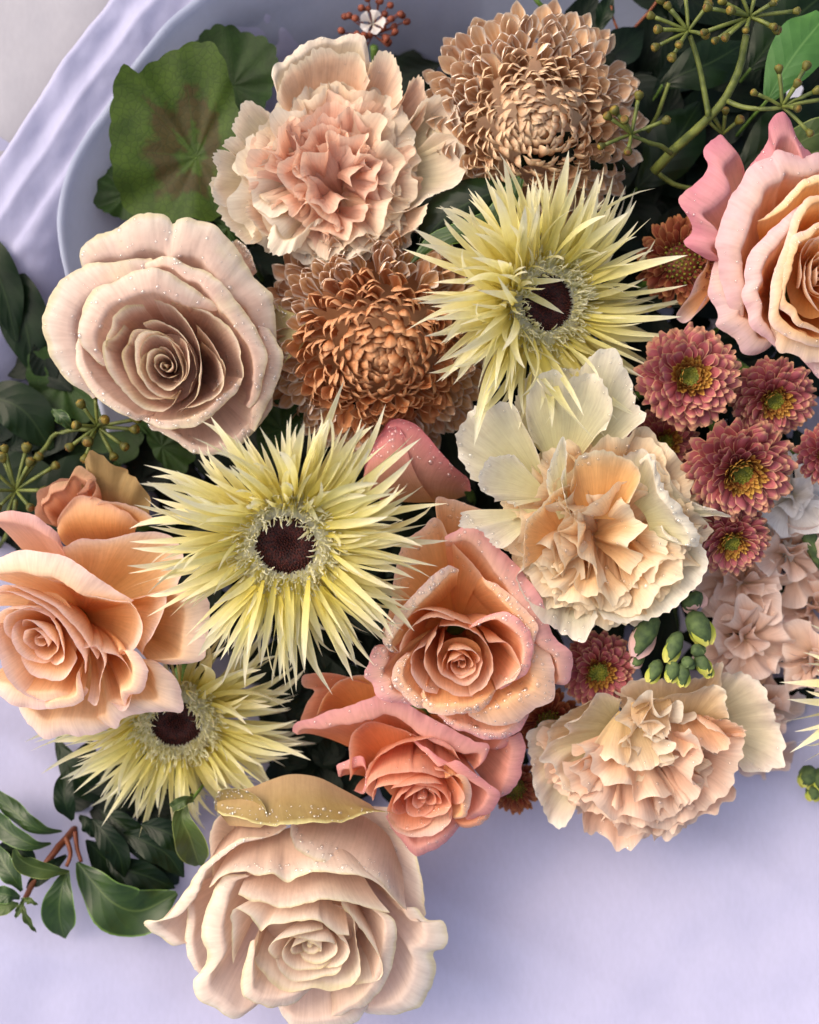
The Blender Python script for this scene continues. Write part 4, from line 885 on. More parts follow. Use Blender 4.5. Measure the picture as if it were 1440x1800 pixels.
petal(f, t, [(840, 1030), (900, 988), (985, 962), (1050, 1000), (1110, 1060), (1132, 1130), (1120, 1200), (1060, 1270), (980, 1320)], m_pinkedge, z=[-.1, 0, 0, -.1, -.2, -.3], flare=.55, lift=.3)
petal(f, t, [(560, 1150), (500, 1215), (488, 1285), (525, 1335), (590, 1385), (660, 1395)], m_orange, z=-.4, flare=.6, lift=.3)
petal(f, t, [(640, 1300), (608, 1365), (640, 1412), (740, 1432), (850, 1430), (930, 1380), (965, 1330)], m_orange, z=-.35, flare=.6, lift=.3)
petal(f, t, [(520, 1160), (540, 1090), (600, 1010), (680, 985), (770, 1015)], m_orange, z=.05, flare=.2, lift=.15)
petal(f, t, [(930, 1100), (1000, 1110), (1060, 1200), (1050, 1260), (960, 1330)], m_orange, z=.0, flare=.3, lift=.15)
petal(f, t, [(690, 1060), (640, 1130), (630, 1200), (660, 1270), (740, 1330), (850, 1350)], m_orange, z=.08)
petal(f, t, [(700, 1050), (790, 1040), (880, 1075), (930, 1140), (945, 1230), (900, 1310), (840, 1350)], m_orange, z=.12)
petal(f, t, [(725, 1110), (690, 1180), (720, 1250), (800, 1290), (870, 1260), (905, 1200)], m_orange, z=.2)
petal(f, t, [(640, 1120), (580, 1160), (570, 1240), (620, 1300), (700, 1340)], m_peach, z=-.1)
heart(f, (812, 1172), m_orange, 9, .12, 1.0, -.4, .15, (1.1, .85), 0, (-.05, .1), w0=210, w1=125, flare1=.3, depth=3., seed=3.3)
droplets(f, 693, .05, 0.166)

m_coral = rose_mat('coral_petal', [(0, 'e27840'), (.4, 'ea9162'), (.7, 'eea682'), (.92, 'f2b89c'), (1, 'f4c6b0')])
m_coralpink = rose_mat('coral_pink_petal', [(0, 'e0834a'), (.45, 'e9a285'), (.75, 'edaea0'), (1, 'eeaaaa')])
t = T(500, 1150, 2.88)
f = Flower('rose', 'coral rose with a layered centre above the cream rose', 'rose', (735, 1400), 11.0, 6., (0, -.4), RG)
f.base = f.base+np.array([0, 1.0, 0]); f.o.location = f.base*.01
petal(f, t, [(75, 400), (80, 330), (110, 250), (150, 190), (85, 160), (100, 100), (200, 95), (300, 110), (420, 160)], m_coral, z=-2.2, ruf=.2, kp=.7)
petal(f, t, [(160, 330), (180, 250), (230, 180), (320, 130), (450, 120), (560, 200)], m_orange, z=-1.9, base=[(330, 300, -4), (500, 300, -4)], kp=1.)
petal(f, t, [(1030, 480), (1110, 470), (1190, 395), (1222, 450), (1215, 560), (1180, 650), (1130, 720), (1085, 745)], m_coralpink, z=-1.8, flare=.8, lift=.3)
petal(f, t, [(270, 620), (265, 560), (300, 540), (385, 512), (410, 600), (395, 690), (345, 695)], m_coralpink, z=-1.6, flare=.5, lift=.3, base=(450, 640, -3.5))
petal(f, t, [(1060, 770), (1050, 830), (990, 870), (920, 875), (860, 850)], m_coral, z=-1.4, flare=.5, lift=.3)
petal(f, t, [(520, 830), (560, 900), (610, 960), (670, 1022), (760, 990), (860, 920), (910, 850)], m_coralpink, z=-1.3, flare=.7, lift=.3)
petal(f, t, [(40, 395), (60, 350), (150, 328), (230, 290), (300, 270), (380, 240), (440, 222), (500, 200), (560, 218), (640, 265), (720, 310), (800, 350), (880, 400), (960, 450), (1030, 468), (1020, 530), (980, 570)], m_coralpink, z=[-1.3, -1., -.7, -.5, -.5, -.6, -.8, -1.], base=[(380, 500, -4), (560, 480, -4), (800, 560, -4)], flare=1.0, lift=.4, kp=.8, ruf=.1, drop=.2)
petal(f, t, [(330, 640), (330, 500), (340, 400), (450, 345), (600, 380), (700, 430)], m_coral, z=-1.2, base=[(500, 600, -3.5), (620, 580, -3.5)], kp=.95, drop=.1)
petal(f, t, [(410, 655), (440, 560), (490, 508), (570, 468), (660, 445), (745, 430), (830, 470), (900, 560)], m_coral, z=[-.5, -.4, -.3, -.3, -.4, -.5], zb=-3.5, flare=.12, lift=.1, kp=.9)
petal(f, t, [(650, 445), (740, 490), (830, 550), (880, 530), (960, 600), (1030, 655), (1085, 695), (1085, 740), (1050, 790), (985, 820), (930, 850)], m_coralpink, z=[-.5, -.5, -.5, -.6, -.8, -.9], flare=.75, lift=.35)
petal(f, t, [(820, 640), (900, 615), (948, 660), (935, 750), (920, 830), (860, 850)], m_orange, z=[-.2, -.2, -.3, -.5], flare=.45, lift=.25)
petal(f, t, [(440, 740), (400, 690), (440, 640), (520, 605), (600, 595), (700, 595), (780, 620), (830, 632)], m_coral, z=[-.2, -.1, 0, 0, 0, -.1], flare=.1, lift=.1, kp=.8, ruf=.1)
petal(f, t, [(450, 750), (460, 690), (520, 665), (600, 655), (700, 655), (780, 690), (830, 730), (855, 790), (830, 850)], m_coral, z=[-.1, .05, .1, .1, 0, -.1], flare=.12, lift=.1, ruf=.1)
petal(f, t, [(530, 850), (570, 900), (650, 940), (740, 920), (830, 870), (855, 800)], m_orange, z=-.3, flare=.4, lift=.2)
heart(f, (742, 1412), m_coral, 12, .14, 1.75, -.3, .1, (1.15, .85), .2, (0, 0), w0=190, w1=110, flare1=.28, depth=2.8, ruf=.09, seed=5.)
droplets(f, 189, .05, 0.121)

m_yp = rose_mat('golden_peach_petal', [(0, 'f09a38'), (.4, 'f5b460'), (.7, 'f7cd94'), (.9, 'f8ddbc'), (1, 'f6dccc')])
m_pp = rose_mat('pink_outer_petal', blotch='f0bcb0', blotch_amt=.6, stops=[(0, 'e49c68'), (.4, 'e9ad98'), (.7, 'e6a3a3'), (1, 'e393a2')])
m_lp = rose_mat('pale_pink_lip', blotch='f3d6b8', blotch_amt=.5, stops=[(0, 'ee9c52'), (.45, 'f2b888'), (.68, 'f3cdb8'), (.85, 'f1d0cc'), (1, 'eec6ca')])
t = T(1160, 180, 3.462)
f = Flower('rose', 'big peach rose with pink outer petals at the right edge', 'rose', (1445, 478), 12.6, 6.4, (.02, 0), RG)
petal(f, t, [(860, 1540), (900, 1590), (969, 1680), (1100, 1720), (1250, 1650)], m_lp, z=-2, flare=.8, lift=.3)
petal(f, t, [(345, 950), (318, 1060), (302, 1180), (352, 1300), (340, 1370), (450, 1450), (490, 1530), (560, 1545), (670, 1475), (720, 1400)], m_lp, z=[-1.6, -1.7, -1.8, -1.9, -2], flare=1.2, lift=.4)
petal(f, t, [(310, 925), (262, 1010), (215, 1075), (188, 1180), (100, 1290), (130, 1342), (190, 1338), (240, 1280), (300, 1160)], m_lp, z=-1.9, base=[(385, 960, -3), (400, 1120, -3)], pleat=.08, pf=1)
petal(f, t, [(490, 390), (460, 305), (388, 205), (300, 240), (255, 298), (275, 390), (205, 505), (110, 580), (122, 635), (192, 712), (212, 770), (160, 832), (200, 882), (305, 940), (350, 945)], m_pp, z=[-1.6, -1.2, -.9, -.9, -1., -1.2, -1.4, -1.5, -1.6], flare=1.5, lift=.5, ruf=.15, wav=.25, edge=.2)
petal(f, t, [(540, 400), (640, 275), (662, 220), (650, 140), (690, 70), (742, 52), (792, 110), (850, 240), (935, 305), (1000, 330)], m_pp, z=[-1.4, -1.2, -.9, -.8, -.9, -1.3], flare=1.2, lift=.4, ruf=.1)
petal(f, t, [(1200, 300), (1100, 280), (969, 300), (850, 310), (710, 290), (665, 335), (550, 388), (490, 500), (438, 560), (408, 650), (360, 780), (333, 862), (350, 945), (372, 1080), (425, 1220), (490, 1335)], m_lp, z=[-.9, -.8, -.7, -.6, -.7, -.8, -.9, -1.1, -1.4], flare=1.35, lift=.65, kp=.9)
petal(f, t, [(680, 1320), (720, 1500), (790, 1515), (860, 1540), (890, 1570), (969, 1570), (1150, 1540), (1300, 1400)], m_yp, z=-1.2, flare=1.1, lift=.45)
petal(f, t, [(1300, 480), (1150, 440), (969, 435), (880, 460), (800, 530), (730, 610), (655, 670), (605, 702)], m_yp, z=[-.5, -.4, -.3, -.3, -.4, -.6], flare=.45, lift=.3)
petal(f, t, [(880, 590), (760, 690), (680, 760), (620, 830), (565, 890), (535, 955), (512, 1025), (513, 1100), (488, 1190), (530, 1275), (560, 1370), (630, 1420), (712, 1480)], m_lp, z=[-.2, -.3, -.4, -.5, -.6, -.7, -.9], flare=.85, lift=.45)
petal(f, t, [(1150, 540), (969, 555), (880, 600), (810, 700), (770, 830), (710, 1000), (678, 1095), (676, 1200), (665, 1325), (740, 1400), (850, 1452), (969, 1482), (1100, 1480)], m_yp, z=[.0, .1, .1, 0, -.1, -.2, -.4, -.6], flare=.6, lift=.3)
petal(f, t, [(1100, 690), (969, 728), (900, 780), (812, 812), (778, 872), (750, 950), (738, 1030), (718, 1105), (722, 1230), (790, 1302), (830, 1372), (905, 1385), (1000, 1400)], m_yp, z=[.2, .2, .15, .1, 0, -.1, -.2], flare=.5, lift=.3)
petal(f, t, [(1100, 1330), (1250, 1250), (1320, 1100), (1320, 950), (1250, 800), (1150, 700)], m_yp, z=.1, flare=.5, lift=.25)
petal(f, t, [(1200, 1500), (1400, 1350), (1500, 1100), (1480, 850), (1350, 600), (1200, 480)], m_yp, z=-.5, flare=.9, lift=.4)
heart(f, (1449, 478), m_yp, 14, .12, 1.6, -.35, .2, (.8, 1.25), 0, (0, 0), w0=170, w1=130, flare1=.15, depth=3., ruf=.07, seed=2.2)
droplets(f, 189, .05, 0.111)

m_budpink = rose_mat('pink_bud_petal', [(0, 'cfa06c'), (.25, 'd8a58c'), (.6, 'd9948c'), (1, 'd5808a')])
t = T(500, 700, 2.571)
f = Flower('rose_bud', 'closed pink rose bud right of the central gerbera', 'rose bud', (745, 800), 10.4, 4.5, (-.4, .3), RG, calyx=0)
petal(f, t, [(400, 440), (372, 370), (372, 280), (400, 200), (455, 140), (480, 96), (560, 110), (630, 155)], m_budpink, z=[-2, -1.5, -1.2, -.9, -.7, -.6, -.7, -1], base=[(500, 470, -4), (800, 440, -4)], kp=1., roll=-.05, drop=.1)
petal(f, t, [(440, 150), (480, 96), (570, 108), (625, 150), (700, 235), (765, 300), (825, 350), (835, 420)], m_budpink, z=[-.4, .1, .2, .1, -.2, -.8, -1.6, -2.2], base=[(420, 420, -3.6), (560, 460, -3), (720, 470, -3), (820, 440, -3.6)], bw=0., kp=.3, ka=1.25, drop=.1)
petal(f, t, [(372, 300), (380, 240), (420, 180), (470, 130), (510, 130), (540, 170)], m_budpink, z=[-1., -.5, -.1, .1, .1, .1], base=[(400, 450, -3.2), (560, 470, -2.4), (680, 470, -2.4)], bw=0., kp=.3, ka=1.25, drop=.1)
droplets(f, 125, .05, 0.155)

m_wilt = rose_mat('wilted_petal', [(0, 'd98a5c'), (.45, 'd99a7a'), (.75, 'd6a084'), (1, 'd4a890')], blotch='8a7444', blotch_amt=.7)
m_wiltb = rose_mat('browned_wilted_petal', [(0, 'b98a62'), (.5, 'a88a5c'), (1, 'b59a6c')], blotch='6e5a34', blotch_amt=.9)
t = T(0, 680, 2.571)
f = Flower('rose', 'small wilted pink rose with a browned tip behind the left peach rose', 'rose', (160, 880), 9.8, 4.5, (-.1, .2), RG)
petal(f, t, [(400, 560), (365, 360), (400, 322), (460, 300), (540, 345), (600, 420), (660, 500), (690, 600)], m_wiltb, z=[-1, -.5, -.2, -.2, -.4, -.7, -1.2], base=[(420, 640, -3), (600, 640, -3)], bw=0., kp=.5, ka=.9, ruf=.4, wav=.5, pleat=.22, pf=3, edge=.25)
petal(f, t, [(150, 600), (165, 480), (210, 440), (300, 410), (330, 420)], m_wilt, z=-1.2, base=[(300, 640, -3), (380, 600, -3)], ruf=.15)
petal(f, t, [(225, 620), (195, 570), (175, 510), (205, 480), (225, 440), (300, 425), (345, 365), (400, 385), (430, 410), (410, 450), (335, 485)], m_wilt, z=[-.9, -.7, -.6, -.5, -.4, -.3, -.3], base=[(260, 640, -2.6), (420, 560, -2.6)], flare=.5, lift=.25, ruf=.18)
petal(f, t, [(240, 640), (270, 580), (340, 500), (400, 505), (480, 520), (560, 560), (620, 610)], m_orange, z=[-.8, -.5, -.3, -.2, -.3, -.6], base=[(300, 720, -2.6), (480, 720, -2.6), (620, 700, -2.6)], bw=0., kp=.3, ka=1.1)
petal(f, t, [(415, 545), (450, 520), (520, 515), (600, 540), (660, 575), (690, 610), (620, 610)], m_peach, z=[-.2, -.1, -.1, -.3, -.5], base=[(450, 600, -1.6), (600, 640, -1.6)], flare=.4, lift=.2)
petal(f, t, [(330, 480), (380, 450), (410, 405), (435, 420), (430, 470), (390, 510)], m_wilt, z=[0, .2, .2, 0], base=[(400, 560, -1.6), (450, 540, -1.6)], ruf=.15)

# ================================================================== carnations
def carn_mat(name, stops, **k):
    k = dict(dict(trans=.42, rough=.6, spec=.2, vein=.5, var=.08, fine=.2), **k); return petal_mat(name, stops, **k)
CG = 'ruffled carnations'
m_c1 = carn_mat('blush_carnation', [(0, 'dfb488'), (.5, 'e9bfa2'), (.8, 'eecfb6'), (1, 'efe2ca')])
m_c1w = carn_mat('cream_carnation', [(0, 'd8cc98'), (.4, 'e4d6b2'), (.75, 'eddcc6'), (1, 'f2ead8')])
m_c1c = carn_mat('pink_carnation_centre', [(0, 'dfa27a'), (.5, 'e9b094'), (.85, 'efc4ac'), (1, 'f2d6c0')])
t = T(0, 0, 2)
f = Flower('carnation', 'blush carnation with a dense pink centre at the top', 'carnation', (585, 285), 12.0, 4.6, (.05, .05), CG)
K = dict(serr=.18, drop=.3, ruf=.16, wav=.3, kp=.9, ka=.45)
petal(f, t, [(975, 340), (965, 270), (1000, 200), (1070, 150), (1150, 122), (1250, 125), (1280, 180), (1290, 270)], m_c1w, z=-1.6, pleat=.14, pf=3, flare=.5, **K)
petal(f, t, [(985, 350), (1010, 250), (1080, 190), (1170, 165), (1260, 190), (1290, 280)], m_c1, z=-1.1, pleat=.14, pf=3, **K)
petal(f, t, [(1285, 270), (1330, 190), (1375, 200), (1400, 255), (1405, 340)], m_c1, z=-1.3, pleat=.12, pf=2, flare=.3, **K)
petal(f, t, [(960, 400), (885, 355), (830, 400), (805, 450), (825, 485), (780, 515), (815, 560)], m_c1w, z=-1.6, pleat=.12, pf=2, flare=.4, **K)
petal(f, t, [(840, 540), (770, 520), (748, 570), (755, 612), (742, 640), (760, 700), (780, 720)], m_c1w, z=-1.8, pleat=.1, pf=2, flare=.3, **K)
petal(f, t, [(745, 620), (738, 660), (765, 720), (790, 770), (830, 830), (878, 872), (892, 820), (890, 730)], m_c1w, z=-2.2, pleat=.14, pf=2, flare=.3, **K)
petal(f, t, [(880, 690), (885, 770), (945, 825), (980, 760)], m_c1, z=-1.4, pleat=.1, flare=.4, **K)
petal(f, t, [(945, 790), (945, 850), (970, 885), (1020, 885), (1080, 830), (1130, 780)], m_c1w, z=-1.3, flare=.8, lift=.4, pleat=.12, pf=2, **K)
petal(f, t, [(1120, 830), (1160, 880), (1210, 900), (1250, 830), (1260, 780)], m_c1w, z=-1.4, flare=.4, pleat=.12, pf=2, **K)
petal(f, t, [(1270, 800), (1330, 860), (1400, 850), (1480, 790), (1500, 720)], m_c1, z=-1.4, flare=.4, pleat=.12, pf=2, **K)
t2 = T(720, 0, 2)
petal(f, t2, [(-60, 400), (0, 300), (40, 260), (80, 330), (60, 420)], m_c1, z=-1.6, pleat=.12, flare=.3, **K)
petal(f, t2, [(0, 430), (60, 350), (150, 338), (170, 420), (165, 480)], m_c1w, z=-1.2, pleat=.12, pf=2, flare=.4, **K)
petal(f, t2, [(90, 470), (175, 480), (195, 560), (200, 600), (150, 650), (90, 680), (20, 730), (-60, 740)], m_c1w, z=-1.5, pleat=.12, pf=2, flare=.4, **K)
carnation(f, m_c1w, 13, 5.3, .85, 1.1, .34, 2.2, (.55, .8), (.3, 1.0), ff=(1.5, 3))
carnation(f, m_c1, 18, 4.9, .60, .95, .34, .4, (.55, .8), (.5, 1.2), ff=(1.5, 3))
carnation(f, m_c1c, 24, 4.5, .08, .72, .36, 1.4, (.45, .7), (.4, 1.1), ff=(1.5, 3), pw=.55, twr=1.5, sp=1.1)
droplets(f, 105, .05, 0.111)

m_c2 = carn_mat('apricot_carnation', [(0, 'e6aa66'), (.5, 'edb87e'), (.8, 'f2cfa2'), (1, 'f2e4c8')])
m_c2w = carn_mat('ivory_carnation', [(0, 'd8d29a'), (.35, 'e2dcb8'), (.7, 'ece5cf'), (1, 'f3eee0')])
f = Flower('carnation', 'apricot carnation with big wet ivory outer petals right of centre', 'carnation', (1065, 930), 14.2, 4.8, (.02, -.12), CG)
K = dict(serr=.17, drop=.3, ruf=.14, wav=.26, kp=.85, ka=.5)
petal(f, ID, [(905, 745), (908, 720), (922, 676), (949, 650), (994, 642), (1024, 650), (1040, 700)], m_c2w, z=-2.2, base=[(985, 830, -3)], pleat=.1, pf=2, **K)
petal(f, ID, [(1010, 690), (1024, 650), (1057, 616), (1087, 618), (1100, 640), (1117, 663), (1121, 699), (1137, 730), (1112, 760), (1084, 796)], m_c2w, z=[-1.7, -1.5, -1.5, -1.7, -1.9], base=[(1010, 830, -3)], pleat=.14, pf=2, **K)
petal(f, ID, [(940, 770), (926, 721), (930, 687), (949, 664), (975, 653), (994, 666), (1009, 660), (1042, 656), (1069, 680), (1081, 714), (1066, 752)], m_c2w, z=[-1.2, -.9, -.8, -.8, -1.], base=[(975, 830, -2.6), (1000, 830, -2.6)], pleat=.16, pf=2.5, **K)
petal(f, ID, [(828, 846), (815, 821), (806, 789), (802, 762), (815, 735), (838, 714), (864, 708), (890, 703), (908, 723), (928, 758), (948, 800)], m_c2w, z=[-1.6, -1.5, -1.4, -1.2, -1., -1.2, -1.5], base=[(968, 870, -2.6)], pleat=.22, pf=1.6, **K)
petal(f, ID, [(905, 893), (884, 882), (870, 884), (865, 871), (847, 860), (842, 832), (856, 802), (874, 798), (900, 802), (925, 820)], m_c2w, z=[-1.1, -.9, -.7, -.6, -.6, -.8], base=[(970, 875, -2.)], pleat=.14, pf=1.5, **K)
petal(f, ID, [(812, 895), (812, 924), (846, 930), (865, 953), (889, 958), (910, 940)], m_c2w, z=[-1.2, -1, -.9, -.9], base=[(975, 895, -2.2)], pleat=.12, pf=1.5, **K)
petal(f, ID, [(925, 930), (905, 955), (920, 990), (905, 1020), (940, 1070), (960, 1100), (1000, 1126), (1030, 1122), (1055, 1085)], m_c2w, z=-1.8, flare=.4, pleat=.18, pf=3, **K)
petal(f, ID, [(1060, 1090), (1100, 1100), (1150, 1092), (1190, 1060), (1230, 1025), (1252, 998), (1240, 965), (1215, 940)], m_c2w, z=-1.9, pleat=.16, pf=2, **K)
petal(f, ID, [(1128, 810), (1142, 800), (1170, 850), (1200, 890), (1225, 935), (1224, 968), (1195, 955), (1165, 920)], m_c2w, z=[-.4, -.4, -.6, -.9, -1.], base=[(1110, 900, -2), (1130, 940, -2)], flare=.6, lift=.3, pleat=.08, **K)
petal(f, ID, [(1095, 800), (1140, 795), (1200, 868), (1240, 890), (1290, 908), (1230, 905)], m_c2w, z=[-1.6, -1.6, -1.8, -1.9], base=[(1110, 880, -2.4), (1150, 900, -2.4)], pleat=.08, **K)
petal(f, ID, [(962, 860), (975, 800), (990, 770), (998, 800), (990, 850), (1010, 905)], m_c2w, z=[-.3, .2, .3, .2, 0], base=[(990, 930, -1.6), (1010, 920, -1.6)], pleat=.1, **K)
petal(f, ID, [(925, 1000), (915, 940), (950, 890), (985, 860), (1010, 850)], m_c2, z=-.4, base=[(1000, 960, -2.4)], pleat=.14, pf=3, **K)
petal(f, ID, [(1005, 860), (1020, 805), (1065, 795), (1110, 810), (1125, 835), (1105, 880)], m_c2, z=[-.1, .3, .4, .3, .1], base=[(1030, 930, -1.8), (1080, 930, -1.8)], flare=.35, pleat=.14, pf=2.5, **K)
carnation(f, m_c2, 9, 5.6, .8, 1.05, .42, 1.2, (.45, .65), (.3, .9), th_lo=3.6, th_hi=6.5)
carnation(f, m_c2, 16, 5.3, .60, 1.05, .36, .2, (.55, .8), (.4, 1.2), th_lo=2.9, th_hi=6.7)
carnation(f, m_c2, 17, 4.8, .12, .75, .36, 1.9, (.5, .8), (.4, 1.2), ff=(1.3, 2.8), pw=.6, twr=1.5, sp=1.1)
droplets(f, 882, .05, 0.177)

m_c3 = carn_mat('buff_carnation', [(0, 'dabb84'), (.45, 'e4c7a0'), (.8, 'edd8ba'), (1, 'f1e6d0')])
m_c3p = carn_mat('buff_pink_carnation', [(0, 'e0ac7e'), (.5, 'e9b896'), (.85, 'eec8ac'), (1, 'f1dac4')])
t = T(900, 950, 2.667)
f = Flower('carnation', 'buff carnation with scalloped petals at the lower right', 'carnation', (1140, 1340), 11.2, 4.6, (.0, -.45), CG)
K = dict(serr=.18, drop=.25, ruf=.14, wav=.26, kp=.85, ka=.5)
petal(f, t, [(230, 840), (90, 880), (65, 970), (90, 1070), (112, 1180), (140, 1260), (150, 1300), (200, 1350), (280, 1300), (305, 1230)], m_c1w, z=-2., base=[(480, 900, -3.6)], pleat=.2, pf=3, **K)
petal(f, t, [(420, 725), (345, 745), (262, 812), (195, 888), (170, 960), (200, 985)], m_c3, z=[-1.6, -1.4, -1.3, -1.2, -1.4], base=[(470, 860, -3)], flare=.3, pleat=.12, pf=2, **K)
petal(f, t, [(515, 765), (440, 728), (385, 742), (320, 810), (245, 870), (258, 925), (170, 960), (120, 1020), (195, 1040), (200, 1110), (270, 1185), (335, 1150)], m_c1w, z=[-1., -.7, -.7, -.8, -1., -1.1, -1.2, -1.3], base=[(500, 840, -2.6), (480, 960, -2.6)], pleat=.2, pf=2.5, **K)
petal(f, t, [(975, 600), (1100, 635), (1180, 680), (1215, 740), (1245, 800), (1250, 850), (1288, 940), (1270, 1030), (1212, 1100), (1150, 1090), (1080, 1060), (1010, 960)], m_c1w, z=[-1.6, -1.7, -1.8, -1.9, -2.1], base=[(860, 850, -3), (900, 900, -3)], pleat=.16, pf=3.5, **K)
petal(f, t, [(505, 790), (510, 720), (560, 660), (680, 640), (800, 650), (900, 640), (985, 580), (990, 640), (965, 710)], m_c3, z=[-1.8, -1.6, -1.5, -1.4, -1.2, -1.4], base=[(640, 880, -3), (820, 860, -3)], pleat=.12, pf=2.5, flare=.3, **K)
petal(f, t, [(560, 850), (600, 780), (690, 740), (770, 715), (860, 690), (985, 690), (990, 760), (1020, 835)], m_c3, z=[-.8, -.5, -.4, -.5, -.8, -1.], base=[(680, 920, -2.4), (860, 900, -2.4)], pleat=.16, pf=2, flare=.4, **K)
petal(f, t, [(850, 830), (950, 830), (1050, 860), (1100, 900), (1090, 925), (1000, 900)], m_c3p, z=-.8, base=[(800, 930, -2.2), (860, 950, -2.2)], pleat=.08, **K)
petal(f, t, [(385, 985), (395, 1050), (450, 1035), (500, 1050), (550, 1092), (630, 1085), (700, 1070), (775, 1035), (740, 940)], m_c3, z=[-.3, .1, .2, .2, .1, -.2], base=[(500, 800, -1.8), (600, 800, -1.6)], bw=.0, pleat=.18, pf=2, **K)
petal(f, t, [(560, 850), (600, 890), (680, 920), (740, 915), (745, 800)], m_c3, z=[-.2, .1, .2, .1], base=[(560, 760, -1.2), (740, 730, -1)], bw=0, pleat=.1, **K)
petal(f, t, [(720, 930), (770, 1000), (810, 1010), (850, 960), (960, 1000), (1015, 985), (1010, 900), (850, 830)], m_c3p, z=[-.2, .1, .2, .1, -.2], base=[(760, 820, -1.4), (900, 820, -1.4)], bw=0, pleat=.16, pf=2, **K)
petal(f, t, [(330, 1180), (320, 1350), (440, 1390), (490, 1432), (600, 1400), (685, 1400), (750, 1340), (900, 1285), (1010, 1240), (1060, 1200), (1025, 1120)], m_c3p, z=-2., base=[(600, 1000, -3.5), (760, 1000, -3.5)], pleat=.22, pf=5, **K)
carnation(f, m_c3p, 27, 5.9, .35, 1.05, .36, .9, (.42, .65), (.2, 1.0), th_lo=3.5, th_hi=5.95, pw=.8)
carnation(f, m_c3, 8, 4.7, .1, .5, .40, 2.9, (.38, .55), (.3, .9), ff=(2, 4), twr=1.5, sp=1.1)
droplets(f, 315, .05, 0.133)

# ================================================================== spider gerberas
m_g = petal_mat('pale_yellow_floret', [(0, 'ead95e'), (.25, 'f5ea8c'), (.6, 'faf4b8'), (1, 'fdfbe6')], trans=.5, rough=.5, spec=.3, vein=.5, var=.05, stripe='eee07c', stripe_amt=.12, stripe_n=3)
m_gr = petal_mat('cream_frill', [(0, 'd8d08a'), (.5, 'ebe6b8'), (1, 'f6f3dc')], trans=.4)
m_ge = plain_mat('dark_eye', '1a0605', '4a180e', 700, .6, .3, .8)
GM = (m_g, m_gr, m_ge); GG = 'pale yellow spider gerberas'
f = Flower('gerbera', 'pale yellow spider gerbera in the centre, its dark eye in full view', 'gerbera', (503, 958), 14.4, 5.5, (-.02, -.38), GG, calyx=1.)
def bias1(th):      # the upper florets stand up and arch over the eye
    u = math.sin(th); return (-.30*max(0, u)+.12*max(0, -u), 1+.0*u)
gerbera(f, GM, None, 1.32, [(96, 92, 1.9, 1.06, -.55), (78, 78, 1.85, 1.06, -.35), (52, 64, 1.85, .88, -.15), (34, 50, 2.1, .6, .0)], 5.2, 11, bias1)
f = Flower('gerbera', 'pale yellow spider gerbera at the upper right, its florets combed over to the left', 'gerbera', (962, 532), 11.8, 5.5, (.46, -.08), GG, calyx=1.)
def bias2(th):
    u = -math.cos(th); w2 = max(0, math.sin(th)); return (-.42*max(0, u)-.22*w2+.10*max(0, -u), 1+.06*max(0, u))
gerbera(f, GM, None, 1.26, [(96, 92, 1.9, 1.06, -.55), (78, 78, 1.85, 1.06, -.35), (50, 64, 1.85, .88, -.15), (30, 48, 2.1, .65, .0)], 5.2, 23, bias2)
# a tuft that has fallen across the eye
rnd = random.Random(4); tuft = [floret_mesh('floret', 3.4, .22, m_g, ((0, .2, .5, .8, 1), (.4, .9, 1, .6, .02)), c, .4, 3, 8, twist=tw) for c, tw in (((.2, -.3), .3), ((.5, -.8), -.4), ((.0, -.2), .5))]
for (a, b, z) in (((898, 498), (996, 492), .9), ((905, 505), (992, 552), .7), ((900, 480), (925, 400), .9), ((890, 505), (880, 590), .7), ((895, 500), (912, 430), 1.1), ((885, 490), (800, 520), .9), ((893, 480), (860, 380), .7), ((898, 510), (905, 545), 1.), ((890, 495), (780, 590), .6), ((900, 470), (960, 380), .8), ((885, 490), (790, 450), .8)):
    A = W(*a, f.z+z); Bq = W(*b, f.z+z*.9); d = Bq-A; L = np.linalg.norm(d); d /= L; n = np.array([0, 0, 1.])-d*d[2]; n /= np.linalg.norm(n)
    link('floret', rnd.choice(tuft), f.o, mat4(np.cross(d, n), d, n, A-f.base, L/3.4))
def tuft_at(f, n, cx, cy, sx, sy, a0, a1, l0, l1, z, seed):
    rr = random.Random(seed)
    for k in range(n):
        ux, uy = rr.uniform(-1, 1), rr.uniform(-1, 1); A = W(cx+sx*ux, cy+sy*uy, f.z+z+rr.uniform(-.35, .35)); along = (-uy if sy > sx else ux)*(1 if math.sin(math.radians((a0+a1)/2)) < -.5 else -1); an = math.radians((a0+a1)/2+along*(a1-a0)/2*.85+rr.gauss(0, 11)); el = rr.uniform(-.25, .35)
        d = np.array([math.cos(an)*math.cos(el), math.sin(an)*math.cos(el), math.sin(el)]); n_ = np.array([0, 0, 1.])-d*d[2]; n_ /= np.linalg.norm(n_)
        rl_ = rr.gauss(0, .5); X = np.cross(d, n_); X, n_ = X*math.cos(rl_)+n_*math.sin(rl_), n_*math.cos(rl_)-X*math.sin(rl_)
        q = rr.uniform(l0, l1)/3.4; link('floret', rr.choice(tuft), f.o, mat4(X, d, n_, A-f.base, q, .85*rr.uniform(.8, 1.15)))
tuft_at(f, 34, 892, 505, 14, 45, 105, 255, 2.6, 4.4, .75, 5)
tuft_at(f, 16, 920, 440, 30, 18, 50, 150, 2.4, 4.2, .7, 8)
g1 = [o_ for o_ in bpy.data.objects if o_.get('label', '').startswith('pale yellow spider gerbera in the centre')][0]
class _G: pass
fg = _G(); fg.o = g1; fg.z = 14.4; fg.base = np.array(g1.location)*100
tuft_at(fg, 30, 515, 882, 60, 14, 15, 165, 2.4, 4.2, .8, 6)
tuft_at(fg, 9, 505, 880, 40, 8, 200, 340, .8, 1.4, .9, 7)
